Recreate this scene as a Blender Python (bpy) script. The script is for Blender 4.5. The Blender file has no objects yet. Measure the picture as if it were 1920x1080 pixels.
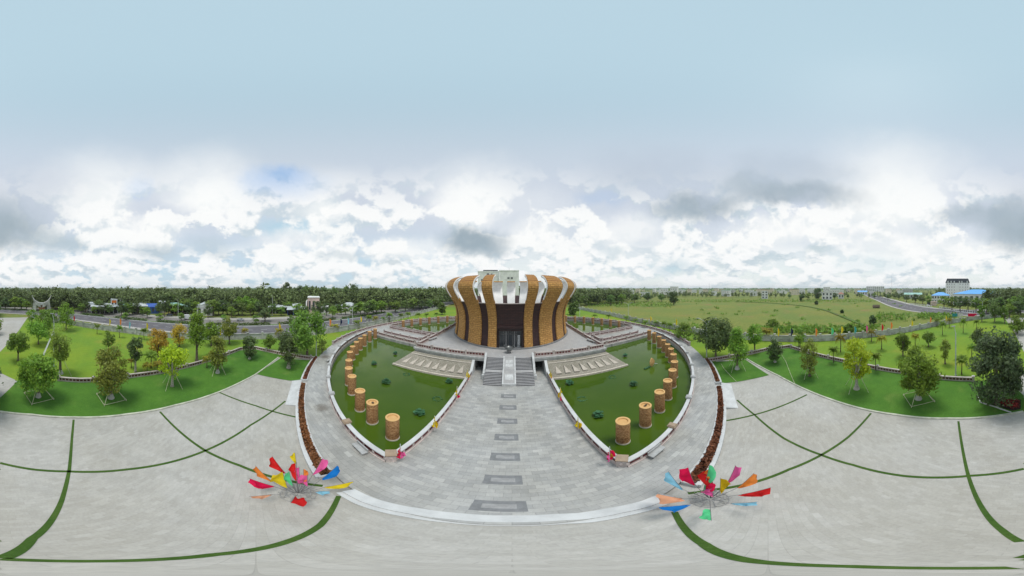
import bpy, math, random
import numpy as np
from mathutils import Vector, geometry
R = math.radians
random.seed(7); rng = np.random.default_rng(7)
S = bpy.context.scene
COL = S.collection
# ------------------------------------------------------------------ camera
CAM_H = 16.0
cd = bpy.data.cameras.new('camera'); cam = bpy.data.objects.new('camera', cd); COL.objects.link(cam)
cam.location = (0, 0, CAM_H); cam.rotation_euler = (R(90), 0, 0)
cd.type = 'PANO'; cd.clip_start = 0.05; cd.clip_end = 20000
S.render.engine = 'CYCLES'
try: cd.panorama_type = 'EQUIRECTANGULAR'
except Exception: pass
try: cd.cycles.panorama_type = 'EQUIRECTANGULAR'
except Exception: pass
S.camera = cam
S.view_settings.view_transform = 'Standard'; S.view_settings.look = 'None'
S.view_settings.exposure = 0.0; S.view_settings.gamma = 1.0
try:
    S.cycles.max_bounces = 6; S.cycles.diffuse_bounces = 3; S.cycles.glossy_bounces = 3
    S.cycles.transparent_max_bounces = 8
except Exception: pass

# ------------------------------------------------------------------ node helper
class NG:
    def __init__(s, nt): s.nt = nt
    def n(s, t, ins=None, **kw):
        nd = s.nt.nodes.new(t)
        for k, v in kw.items(): setattr(nd, k, v)
        for k, v in (ins or {}).items(): s.put(nd.inputs[k], v)
        return nd
    def put(s, sock, v):
        if v is None: return
        if hasattr(v, 'is_output') or hasattr(v, 'links'): s.nt.links.new(v, sock)
        else:
            if sock.type == 'RGBA' and not hasattr(v, '__len__'): v = (v, v, v, 1)
            if sock.type == 'RGBA' and len(v) == 3: v = (*v, 1)
            sock.default_value = v
    def m(s, op, a, b=None, c=None, clamp=False):
        nd = s.nt.nodes.new('ShaderNodeMath'); nd.operation = op; nd.use_clamp = clamp
        s.put(nd.inputs[0], a)
        if b is not None: s.put(nd.inputs[1], b)
        if c is not None: s.put(nd.inputs[2], c)
        return nd.outputs[0]
    def v(s, op, a, b=None, sc=None):
        nd = s.nt.nodes.new('ShaderNodeVectorMath'); nd.operation = op
        s.put(nd.inputs[0], a)
        if b is not None: s.put(nd.inputs[1], b)
        if sc is not None: s.put(nd.inputs['Scale'], sc)
        return nd.outputs['Value'] if op in ('LENGTH', 'DOT_PRODUCT', 'DISTANCE') else nd.outputs[0]
    def mix(s, f, a, b, bt='MIX'):
        nd = s.nt.nodes.new('ShaderNodeMix'); nd.data_type = 'RGBA'; nd.blend_type = bt
        s.put(nd.inputs[0], f); s.put(nd.inputs[6], a); s.put(nd.inputs[7], b)
        return nd.outputs[2]
    def noise(s, vec, scale, detail=3, rough=0.55, out='Fac'):
        nd = s.n('ShaderNodeTexNoise', {'Vector': vec, 'Scale': scale, 'Detail': detail, 'Roughness': rough})
        return nd.outputs[out]
    def mr(s, v, a, b, c=0.0, d=1.0, smooth=True):
        nd = s.nt.nodes.new('ShaderNodeMapRange'); nd.interpolation_type = 'SMOOTHSTEP' if smooth else 'LINEAR'
        s.put(nd.inputs[0], v)
        for i, x in enumerate((a, b, c, d)): s.put(nd.inputs[i + 1], x)
        return nd.outputs[0]
    def comb(s, x, y, z):
        return s.n('ShaderNodeCombineXYZ', {0: x, 1: y, 2: z}).outputs[0]
    def sep(s, v):
        return s.n('ShaderNodeSeparateXYZ', {0: v}).outputs

# ------------------------------------------------------------------ world: Nishita sky behind broken cloud
SUN_AZ, SUN_EL = 128, 70
W = bpy.data.worlds.new('World'); S.world = W; W.use_nodes = True
nt = W.node_tree; nt.nodes.clear(); g = NG(nt)
out = g.n('ShaderNodeOutputWorld'); bg = g.n('ShaderNodeBackground'); bg.inputs['Strength'].default_value = 0.1
nt.links.new(bg.outputs[0], out.inputs[0])
sky = g.n('ShaderNodeTexSky', sky_type='NISHITA', sun_disc=False, sun_elevation=R(SUN_EL), sun_rotation=R(SUN_AZ), altitude=10, air_density=1.0, dust_density=1.5, ozone_density=1.0)
D = g.v('NORMALIZE', g.n('ShaderNodeTexCoord').outputs['Generated'])
dx, dy, dz = g.sep(D)
el = g.m('ARCSINE', dz)                      # radians
def lin(r, gg, b):
    f = lambda c: (c / 255 / 12.92) if c / 255 < 0.04045 else ((c / 255 + 0.055) / 1.055) ** 2.4
    return (f(r), f(gg), f(b))
def sk(r, gg, b): return tuple(10 * c for c in lin(r, gg, b))
# high veil: thin even cloud over the blue
hv = g.mr(el, R(26), R(66))
veil = g.mix(hv, sk(219, 227, 238), sk(187, 213, 227))
lft = g.mr(g.m('ARCTAN2', dx, dy), R(5), R(-40))
lft = g.m('MULTIPLY', lft, g.mr(g.m('ARCTAN2', dx, dy), R(-178), R(-150)))
veil = g.mix(g.mr(el, R(2), R(24)), g.mix(lft, sk(244, 251, 250), sk(205, 228, 242)), veil)
warp = g.n('ShaderNodeTexNoise', {'Vector': D, 'Scale': 5.0, 'Detail': 5.0, 'Roughness': 0.6}).outputs['Color']
warp = g.v('SUBTRACT', warp, (0.5, 0.5, 0.5))
DW = g.v('ADD', D, g.v('SCALE', warp, sc=0.16))
def dirv(az, e): return (math.cos(R(e)) * math.sin(R(az)), math.cos(R(e)) * math.cos(R(az)), math.sin(R(e)))
def blob(az, e, w, h, soft=0.6, src=None):
    """smooth patch of sky around a direction; w, h half sizes in degrees"""
    d = g.v('SUBTRACT', src or DW, dirv(az, e))
    t = (math.cos(R(az)), -math.sin(R(az)), 0); n_ = dirv(az, e)
    up = (-math.sin(R(e)) * math.sin(R(az)), -math.sin(R(e)) * math.cos(R(az)), math.cos(R(e)))
    a = g.m('DIVIDE', g.v('DOT_PRODUCT', d, t), R(w)); b = g.m('DIVIDE', g.v('DOT_PRODUCT', d, up), R(h))
    c = g.m('MULTIPLY', g.v('DOT_PRODUCT', d, n_), 3.0)
    q = g.m('ADD', g.m('ADD', g.m('MULTIPLY', a, a), g.m('MULTIPLY', b, b)), g.m('MULTIPLY', c, c))
    return g.mr(g.m('SQRT', q), 1.0 + soft * .5, 1.0 - soft * .8)
def px_dir(x, y): return (x - 960) / 1920 * 360, (540 - y) / 6.0
base = g.mix(0.86, sky.outputs[0], veil)
# clear blue holes
for (x, y, w, h, k) in [(530, 345, 13, 5.5, .8), (470, 352, 5, 3.5, .6), (258, 352, 5, 4, .75), (560, 425, 16, 3.2, .7), (620, 490, 18, 1.6, .35), (1130, 370, 8, 3, .25), (330, 505, 10, 1.0, .3), (1270, 500, 9, 1.5, .4), (1480, 525, 30, 1.2, .25)]:
    a, e = px_dir(x, y)
    base = g.mix(g.m('MULTIPLY', blob(a, e, w, h, .9), k), base, sk(140, 184, 234) if y < 400 else sk(176, 214, 232))
# cumulus heaps: the flattened direction makes puffy banks that stack up towards the horizon
P1 = g.comb(dx, dy, g.m('MULTIPLY', dz, 1.45))
P1 = g.v('ADD', P1, g.v('SCALE', warp, sc=0.10))
P2 = g.v('ADD', P1, (0.0, 0.0, 0.07))
def cn(p): return g.noise(p, 4.0, 10, 0.55)
n1 = cn(P1); n2 = cn(P2)
P3 = g.comb(g.m('MULTIPLY', dx, 2.0), g.m('MULTIPLY', dy, 2.0), g.m('MULTIPLY', dz, 4.6))
n3 = g.noise(P3, 3.4, 8, 0.54)
n4 = g.noise(g.v('ADD', P3, (0, 0, 0.16)), 3.4, 8, 0.54)
# bands of elevation where cloud masses live
band_hi = g.m('MULTIPLY', g.mr(el, R(0), R(6), .6, 1), g.mr(el, R(22), R(41), 1, 0))
band_lo = g.mr(el, R(15), R(9))
left_more = g.mr(g.m('ARCTAN2', dx, dy), R(-20), R(-60))
th = g.m('ADD', 0.478, g.m('MULTIPLY', left_more, -0.02))
c1 = g.m('MULTIPLY', g.mr(g.m('SUBTRACT', n1, th), -0.022, 0.05), band_hi)
c3 = g.m('MULTIPLY', g.mr(n3, 0.43, 0.55), band_lo)
sh1 = g.mr(g.m('SUBTRACT', n2, n1), -0.02, 0.11)       # 1 where cloud hangs above: shaded base
sh3 = g.mr(g.m('SUBTRACT', n4, n3), -0.04, 0.12)
white = sk(254, 255, 254)
cc1 = g.mix(sh1, white, sk(203, 217, 226))
cc3 = g.mix(sh3, sk(254, 255, 255), sk(202, 216, 224))
col = g.mix(g.m('MULTIPLY', c1, .93), base, cc1)
col = g.mix(g.m('MULTIPLY', c3, .9), col, cc3)
# big bright heads
for (x, y, w, h, k) in [(170, 375, 11, 5.5, 1), (390, 375, 12, 5.5, 1), (250, 430, 16, 5, .8), (600, 400, 8, 4, .9), (560, 450, 16, 3.5, .7), (880, 385, 12, 7.5, .9), (1660, 385, 18, 9, 1), (1500, 430, 24, 5, .9), (1180, 430, 14, 5, .7), (1720, 460, 26, 5, .8), (1000, 440, 10, 5, .7), (760, 470, 16, 4, .6)]:
    a, e = px_dir(x, y)
    col = g.mix(g.m('MULTIPLY', blob(a, e, w, h, .85), k), col, g.mix(g.m('MULTIPLY', sh1, .35), white, sk(214, 226, 232)))
for (x, y, w, h, k) in [(190, 335, 16, 9, .55), (390, 335, 14, 9, .6), (890, 345, 14, 8, .45), (1670, 330, 20, 12, .7), (1010, 390, 12, 6, .3), (620, 345, 10, 5, .25)]:
    a, e = px_dir(x, y)
    col = g.mix(g.m('MULTIPLY', blob(a, e, w, h, 1.15), k), col, sk(250, 253, 253))
# grey bases and grey decks
for (x, y, w, h, k, c, sf) in [(885, 452, 12, 4.2, .85, (152, 170, 182), .8), (915, 472, 7, 2.2, .6, (160, 178, 190), .8), (1230, 330, 22, 9, .6, (186, 199, 214), 1.1), (1310, 385, 14, 4.5, .85, (160, 176, 188), .8), (1260, 400, 10, 3, .5, (168, 184, 196), .9), (1480, 325, 22, 6.5, .55, (183, 197, 211), 1.0), (1490, 362, 20, 3.8, .85, (166, 181, 193), .8), (1420, 345, 12, 3, .5, (170, 186, 198), .8),
    (1830, 400, 12, 3.6, .85, (168, 184, 194), .8), (1900, 410, 12, 6.5, .8, (160, 177, 188), .8), (20, 405, 16, 7, .7, (176, 190, 202), 1.0), (15, 440, 13, 6, .85, (160, 176, 186), .8), (100, 455, 10, 4, .6, (182, 197, 206), .8), (130, 460, 7, 3, .6, (176, 194, 204), .8), (300, 470, 8, 3, .6, (186, 202, 212), .8), (395, 465, 7, 3.4, .6, (188, 204, 214), .8), (60, 350, 18, 7, .45, (196, 206, 220), 1.1),
    (1150, 470, 5, 2.2, .5, (188, 208, 218), .8), (1255, 500, 8, 2.6, .6, (186, 210, 222), .9), (1445, 485, 6, 1.6, .6, (186, 206, 216), .8), (1540, 475, 5, 1.4, .6, (184, 204, 212), .8), (1640, 490, 14, 3.0, .45, (204, 226, 234), 1.0), (1340, 490, 4, 1, .6, (188, 206, 214), .8), (740, 498, 4, .8, .6, (188, 204, 212), .8), (640, 478, 9, 1.3, .5, (196, 210, 218), .8)]:
    a, e = px_dir(x, y)
    bl = g.m('MULTIPLY', blob(a, e, w, h, sf), k)
    bl = g.m('MULTIPLY', bl, g.mr(n1, .30, .62, .6, 1.1), clamp=True)
    col = g.mix(bl, col, sk(*c))
# even pale zenith
col = g.mix(g.mr(el, R(40), R(78), 0, .9), col, sk(186, 213, 227))
col = g.mix(g.mr(el, R(-1), R(1.0), 1, 0), col, sk(220, 232, 236))
nt.links.new(col, bg.inputs['Color'])
try: W.cycles.sampling_method = 'MANUAL'; W.cycles.sample_map_resolution = 1024
except Exception: pass

# ------------------------------------------------------------------ sun through cloud
sd = bpy.data.lights.new('sun', 'SUN'); sd.energy = 2.4; sd.angle = R(22); sd.color = (1.0, 0.96, 0.9)
sun = bpy.data.objects.new('sun', sd); COL.objects.link(sun)
sun.rotation_euler = Vector((-math.sin(R(SUN_AZ)) * math.cos(R(SUN_EL)), -math.cos(R(SUN_AZ)) * math.cos(R(SUN_EL)), -math.sin(R(SUN_EL)))).to_track_quat('-Z', 'Y').to_euler()

# ------------------------------------------------------------------ materials
MATS = {}
def material(name, rough=0.8, spec=0.3):
    m = bpy.data.materials.new(name); m.use_nodes = True
    nt = m.node_tree; g = NG(nt); b = nt.nodes['Principled BSDF']
    b.inputs['Roughness'].default_value = rough
    b.inputs['Specular IOR Level'].default_value = spec
    MATS[name] = m
    return m, g, b
def objco(g): return g.n('ShaderNodeTexCoord').outputs['Object']
def bump(g, b, h, strength=0.4, dist=0.05):
    bp = g.n('ShaderNodeBump', {'Height': h, 'Strength': strength, 'Distance': dist}); g.put(b.inputs['Normal'], bp.outputs[0])
def plain(name, c, rough=0.7, var=0.12, scale=1.5, metal=0, spec=0.3, bmp=0.0):
    m, g, b = material(name, rough, spec); co = objco(g)
    n = g.noise(co, scale, 5, .65)
    lo = tuple(x * (1 - var * 1.6) for x in c); hi = tuple(min(1, x * (1 + var * 1.3)) for x in c)
    g.put(b.inputs['Base Color'], g.mix(g.mr(n, .3, .7), lo, hi)); b.inputs['Metallic'].default_value = metal
    if bmp: bump(g, b, g.noise(co, scale * 6, 4), bmp, .03)
    return m
def paving(name, c1, c2, bw=0.9, bh=0.45, rot=0.0, stain=0.5, mortar=(.13, .13, .125), pale=0.0, ms=.012, spec=.35):
    m, g, b = material(name, 0.62, spec); co = objco(g)
    mp = g.n('ShaderNodeMapping', {'Vector': co, 'Rotation': (0, 0, rot)}).outputs[0]
    br = g.n('ShaderNodeTexBrick', {'Vector': mp, 'Color1': c1, 'Color2': c2, 'Mortar': mortar, 'Scale': 1.0, 'Mortar Size': ms, 'Mortar Smooth': .3, 'Bias': 0.0, 'Brick Width': bw, 'Row Height': bh})
    col = br.outputs['Color']
    big = g.noise(co, 0.09, 6, .62); mid = g.noise(co, 0.55, 6, .7); fine = g.noise(co, 9.0, 4, .7)
    col = g.mix(g.mr(big, .36, .66, 0, stain), col, g.mix(1.0, col, (.80, .77, .70), 'MULTIPLY'))
    col = g.mix(g.mr(mid, .30, .72, stain * .75, 0), col, g.mix(1.0, col, (.66, .66, .66), 'MULTIPLY'))
    col = g.mix(g.mr(fine, .3, .7, .18, 0), col, (.12, .12, .12))
    if pale:
        wn = g.n('ShaderNodeTexBrick', {'Vector': mp, 'Color1': (0, 0, 0), 'Color2': (1, 1, 1), 'Mortar': (0, 0, 0), 'Scale': 1.0, 'Mortar Size': .0, 'Bias': -.55, 'Brick Width': bw, 'Row Height': bh})
        patch = g.m('MULTIPLY', g.mr(g.noise(co, .22, 4, .6), .46, .62), g.mr(wn.outputs['Color'], .35, .6))
        col = g.mix(g.m('MULTIPLY', patch, pale), col, (.62, .62, .60))  # brighter slab clusters: reflection painted into the base colour
    g.put(b.inputs['Base Color'], col)
    bump(g, b, g.m('ADD', br.outputs['Fac'], g.m('MULTIPLY', fine, -.4)), .25, -.008)
    g.put(b.inputs['Roughness'], g.mr(mid, .3, .7, .5, .75))
    return m
def grass(name, c1, c2, c3=None, sc=.12, fine=7.0):
    m, g, b = material(name, .9, .15); co = objco(g)
    n = g.noise(co, sc, 6, .65); f = g.noise(co, fine, 5, .75); md = g.noise(co, .9, 4, .6)
    col = g.mix(g.mr(n, .32, .68), c1, c2)
    if c3: col = g.mix(g.mr(g.noise(co, sc * 1.7, 5, .6), .55, .72, 0, .8), col, c3)
    col = g.mix(g.mr(f, .3, .72, .5, 0), col, g.mix(1.0, col, (.45, .5, .4), 'MULTIPLY'))
    col = g.mix(g.mr(md, .35, .7, .25, 0), col, g.mix(1.0, col, (.6, .65, .5), 'MULTIPLY'))
    g.put(b.inputs['Base Color'], col); bump(g, b, f, .6, .08)
    return m
def leaf(name, c, var=.5, trans=.42, hue=.03):
    m, g, b = material(name, .55, .3)
    r = g.n('ShaderNodeNewGeometry').outputs['Random Per Island']
    oi = g.n('ShaderNodeObjectInfo').outputs['Random']
    lo = tuple(x * (1 - var) for x in c); hi = tuple(x * (1 + var) for x in c)
    col = g.mix(r, lo, hi)
    co = objco(g); col = g.mix(g.mr(g.noise(co, 1.1, 3), .35, .65, .0, .45), col, tuple(x * y for x, y in zip(c, (1.5, 1.3, .8))))
    hs = g.n('ShaderNodeHueSaturation', {'Hue': g.m('ADD', .5 - hue / 2, g.m('MULTIPLY', oi, hue)), 'Saturation': 1.0, 'Value': g.m('ADD', .85, g.m('MULTIPLY', oi, .3)), 'Color': col}).outputs[0]
    g.put(b.inputs['Base Color'], hs)
    t = g.n('ShaderNodeBsdfTranslucent', {'Color': hs}); mx = g.n('ShaderNodeMixShader', {0: trans, 1: b.outputs[0], 2: t.outputs[0]})
    m.node_tree.links.new(mx.outputs[0], m.node_tree.nodes['Material Output'].inputs[0])
    return m
paving('plaza_stone', (.43, .418, .385), (.49, .478, .448), .5, .25, 0, .6, (.40, .39, .36), .45, .007)
ring_m = paving('ring_stone', (.37, .375, .37), (.49, .49, .475), .8, .4, 0, .7, (.25, .25, .24), .8, .009)
gs_ = NG(ring_m.node_tree); bs_ = ring_m.node_tree.nodes['Principled BSDF']; src_ = bs_.inputs['Base Color'].links[0].from_socket; cs_ = objco(gs_)
for (sx_, sy_, sr_) in ((-18.9, 8.1, 1.1), (-36.3, 16.4, 1.4), (8.9, 21.6, .45)):
    dd_ = gs_.m('ADD', gs_.v('DISTANCE', cs_, (sx_, sy_, .3)), gs_.m('MULTIPLY', gs_.noise(cs_, 1.6, 5, .7), 1.6))
    src_ = gs_.mix(gs_.mr(dd_, sr_ + .9, sr_ * .5 + .5, 0, .7), src_, (.11, .09, .07))
gs_.put(bs_.inputs['Base Color'], src_)
paving('terrace_stone', (.40, .40, .41), (.45, .45, .45), .6, .6, 0, .35, (.25, .25, .25), 0, .008)
paving('pavement_stone', (.44, .42, .38), (.5, .48, .44), .5, .5, 0, .4)
plain('pale_granite', (.52, .53, .53), .6, .08, .7, bmp=.1)
plain('grey_granite', (.40, .405, .40), .6, .14, 1.2, bmp=.15)
plain('riser_stone', (.13, .13, .14), .7, .1, 2)
plain('dark_granite', (.19, .195, .20), .6, .1, 2)
plain('pad_centre', (.29, .29, .29), .6, .1, 2)
plain('pink_stone', (.50, .435, .41), .7, .14, .8, bmp=.1)
plain('red_tile', (.115, .018, .02), .5, .35, 3)
plain('kerb_stone', (.46, .47, .38), .75, .15, 1.0, bmp=.1)
plain('brown_cap', (.33, .25, .18), .7, .1, 2)
plain('soil', (.03, .02, .015), .95, .3, 3)
plain('asphalt', (.125, .12, .13), .85, .15, .15, bmp=.1)
plain('old_asphalt', (.20, .185, .175), .85, .15, .15, bmp=.1)
plain('road_paint', (.7, .7, .68), .7, .1, 2)
plain('white_wall', (.72, .73, .72), .8, .08, .3)
plain('bright_wall', (.82, .81, .80), .8, .05, .3)
plain('cream_wall', (.68, .62, .48), .8, .08, .3)
plain('grey_wall', (.45, .46, .46), .85, .12, .3)
plain('pink_wall', (.60, .47, .42), .85, .12, .3)
plain('blue_wall', (.05, .12, .42), .7, .1, .3)
plain('stained_wall', (.42, .42, .40), .9, .25, .5, bmp=.2)
plain('window_glass', (.06, .07, .08), .15, .1, 1, spec=.6)
plain('hotel_glass', (.36, .31, .31), .3, .1, 1, spec=.5)
plain('opening_shade', (.02, .02, .02), .8, .1, 1)  # near-black colour standing in for the unlit depth of openings
plain('blue_roof', (.10, .37, .78), .5, .08, .3)
plain('grey_roof', (.50, .54, .56), .5, .12, .3)
plain('rust_roof', (.33, .15, .10), .7, .2, .4)
plain('teal_roof', (.30, .52, .47), .6, .12, .3)
plain('slate_roof', (.06, .065, .075), .6, .15, .8)
plain('steel', (.52, .57, .55), .5, .1, 2)
plain('frame_metal', (.36, .36, .36), .5, .15, 3, metal=.3)
plain('iron', (.22, .22, .23), .5, .15, 3, metal=.4)
plain('bronze', (.20, .21, .21), .4, .2, 4, metal=.6)
plain('stake_wood', (.52, .50, .36), .8, .15, 3)
plain('bark', (.16, .13, .10), .95, .3, 5, bmp=.4)
plain('pale_bark', (.38, .36, .31), .95, .25, 4, bmp=.4)
plain('white_base', (.40, .40, .37), .9, .1, 4)
plain('fibre', (.10, .075, .05), .95, .3, 5)
plain('petal_white', (.74, .73, .71), .7, .06, .4)
plain('car_white', (.75, .76, .77), .25, .03, 1, spec=.6)
plain('car_silver', (.42, .44, .46), .25, .03, 1, metal=.5)
plain('car_dark', (.05, .06, .08), .25, .03, 1, spec=.6)
plain('tyre', (.02, .02, .02), .9, .1, 3)
plain('lamp_lens', (.8, .8, .75), .3, .02, 1)
for nm, c in dict(crimson=(.78, .008, .08), orange=(.9, .27, .05), scarlet=(.72, .02, .02), yellow=(.80, .62, .02), green=(.12, .68, .30), pink=(.85, .13, .38), blue=(.01, .20, .62), sky_blue=(.28, .62, .80), navy=(.01, .02, .07), gold=(.70, .46, .01), teal=(.05, .38, .38), peach=(.85, .42, .25), white=(.75, .75, .70)).items():
    m, gg, b = material('cloth_' + nm, .75, .2); gg.put(b.inputs['Base Color'], gg.mix(gg.noise(objco(gg), 2.5, 3), tuple(x * .85 for x in c), c))
    t = gg.n('ShaderNodeBsdfTranslucent', {'Color': (*c, 1)}); mx = gg.n('ShaderNodeMixShader', {0: .3, 1: b.outputs[0], 2: t.outputs[0]})
    m.node_tree.links.new(mx.outputs[0], m.node_tree.nodes['Material Output'].inputs[0])
grass('lawn_front', (.068, .175, .026), (.10, .23, .032), (.14, .235, .046), .13)
grass('lawn_site', (.24, .335, .032), (.15, .28, .036), (.30, .30, .05), .045)
grass('field_grass', (.235, .245, .06), (.165, .225, .055), (.29, .20, .085), .03, .6)
grass('verge_grass', (.10, .17, .04), (.13, .19, .05), (.17, .15, .08), .05, 2)
grass('strip_grass', (.055, .115, .022), (.08, .14, .03), None, .6)
for nm, c, v in [('leaf_green', (0.194, 0.333, 0.046), .5), ('leaf_mid', (0.169, 0.287, 0.050), .5), ('leaf_olive', (0.237, 0.304, 0.061), .5), ('leaf_bright', (0.4, 0.56, 0.03), .4), ('leaf_dark', (0.106, 0.164, 0.061), .6), ('leaf_grey', (0.092, 0.135, 0.066), .6), ('leaf_orange', (0.475, 0.351, 0.055), .5), ('leaf_far', (0.144, 0.234, 0.066), .5), ('leaf_hedge', (0.1, 0.17, 0.035), .5), ('leaf_lotus', (.06, .17, .085), .4), ('palm_green', (0.213, 0.328, 0.055), .4), ('palm_yellow', (0.338, 0.316, 0.055), .4)]:
    leaf(nm, c, v)
leaf('leaf_flower', (.17, .07, .035), .8, .1, .02); leaf('leaf_redbed', (.30, .045, .03), .6, .1, .02); leaf('leaf_wood', (0.131, 0.216, 0.077), .55, .2, .06)
# water: opaque algae-green, glossy
m, g, b = material('pond_water', .07, .27); co = objco(g)
g.put(b.inputs['Base Color'], g.mix(g.mr(g.noise(co, .07, 4, .6), .35, .65), (.042, .086, .006), (.062, .110, .010)))
bump(g, b, g.noise(co, 1.4, 4, .6), .06, .02)
b.inputs['IOR'].default_value = 1.33
# carved pillar stone
m, g, b = material('pillar_stone', .85, .2); co = objco(g); px_, py_, pz_ = g.sep(co)
rings = g.m('FRACT', g.m('MULTIPLY', pz_, 4.2)); ringl = g.mr(g.m('ABSOLUTE', g.m('SUBTRACT', rings, .5)), .30, .48)
cv = g.noise(co, 4.5, 6, .7); cv2 = g.n('ShaderNodeTexVoronoi', {'Vector': co, 'Scale': 5.0}).outputs['Distance']
col = g.mix(g.mr(cv, .35, .68), (.30, .145, .06), (.66, .40, .19))
col = g.mix(g.m('MULTIPLY', ringl, .7), col, (.15, .065, .03))
bandm = g.m('MULTIPLY', g.mr(pz_, .35, .5), g.mr(pz_, 1.2, 1.0)); col = g.mix(g.m('MULTIPLY', bandm, g.mr(cv2, .18, .32, .9, .25)), col, (.12, .035, .018))
g.put(b.inputs['Base Color'], col); bump(g, b, g.m('ADD', cv, g.m('MULTIPLY', ringl, -.6)), .8, .06)
m, g, b = material('pillar_rim', .8, .2); co = objco(g)
g.put(b.inputs['Base Color'], g.mix(g.noise(co, 3, 5, .7), (.52, .29, .11), (.66, .44, .20)))
# carved golden petals (u = arc along wall in m, v = height along petal in m)
m, g, b = material('petal_gold', .72, .25); uv = g.n('ShaderNodeTexCoord').outputs['UV']
br = g.n('ShaderNodeTexBrick', {'Vector': uv, 'Color1': (.57, .31, .095), 'Color2': (.70, .40, .13), 'Mortar': (.18, .08, .025), 'Scale': 1.0, 'Mortar Size': .03, 'Mortar Smooth': .5, 'Brick Width': 1.1, 'Row Height': .42})
cv = g.noise(g.v('MULTIPLY', uv, (1.0, 1.5, 1.0)), 2.6, 8, .76); vo = g.n('ShaderNodeTexVoronoi', {'Vector': uv, 'Scale': 1.3, 'Randomness': 1.0}).outputs['Distance']
col = g.mix(g.mr(cv, .36, .60, .68, 0), br.outputs['Color'], (.18, .075, .024))
col = g.mix(g.mr(vo, .05, .28, .35, 0), col, (.70, .40, .12))
us, vs, ws = g.sep(uv); col = g.mix(g.mr(vs, 14.4, 15.2, 0, .75), col, g.mix(g.m('GREATER_THAN', g.m('FRACT', g.m('MULTIPLY', vs, 1.6)), .45), (.20, .085, .03), (.40, .20, .06)))
g.put(b.inputs['Base Color'], col); bump(g, b, g.m('ADD', cv, g.m('MULTIPLY', br.outputs['Fac'], -.5)), .9, .12)
# maroon tiled drum
m, g, b = material('drum_tile', .55, .3); uv = g.n('ShaderNodeTexCoord').outputs['UV']
br = g.n('ShaderNodeTexBrick', {'Vector': uv, 'Color1': (.052, .026, .026), 'Color2': (.078, .036, .034), 'Mortar': (.020, .012, .012), 'Scale': 1.0, 'Mortar Size': .03, 'Brick Width': 1.2, 'Row Height': .35})
g.put(b.inputs['Base Color'], g.mix(g.mr(g.noise(uv, .8, 5), .35, .7, .4, 0), br.outputs['Color'], (.03, .02, .022))); bump(g, b, br.outputs['Fac'], .5, -.04)
# carved slope facing
m, g, b = material('slope_stone', .8, .2); uv = g.n('ShaderNodeTexCoord').outputs['UV']
br = g.n('ShaderNodeTexBrick', {'Vector': uv, 'Color1': (.36, .33, .28), 'Color2': (.44, .41, .35), 'Mortar': (.19, .175, .14), 'Scale': 1.0, 'Mortar Size': .025, 'Brick Width': .55, 'Row Height': .28})
g.put(b.inputs['Base Color'], g.mix(g.mr(g.noise(uv, 1.2, 6, .7), .35, .7, .5, 0), br.outputs['Color'], (.24, .22, .17))); bump(g, b, br.outputs['Fac'], .6, -.04)
plain('panel_stone', (.50, .51, .51), .6, .12, 2, bmp=.2)
plain('slope_motif', (.53, .475, .41), .8, .1, 2)
# striped metal roof used on sheds
M = MATS

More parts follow.
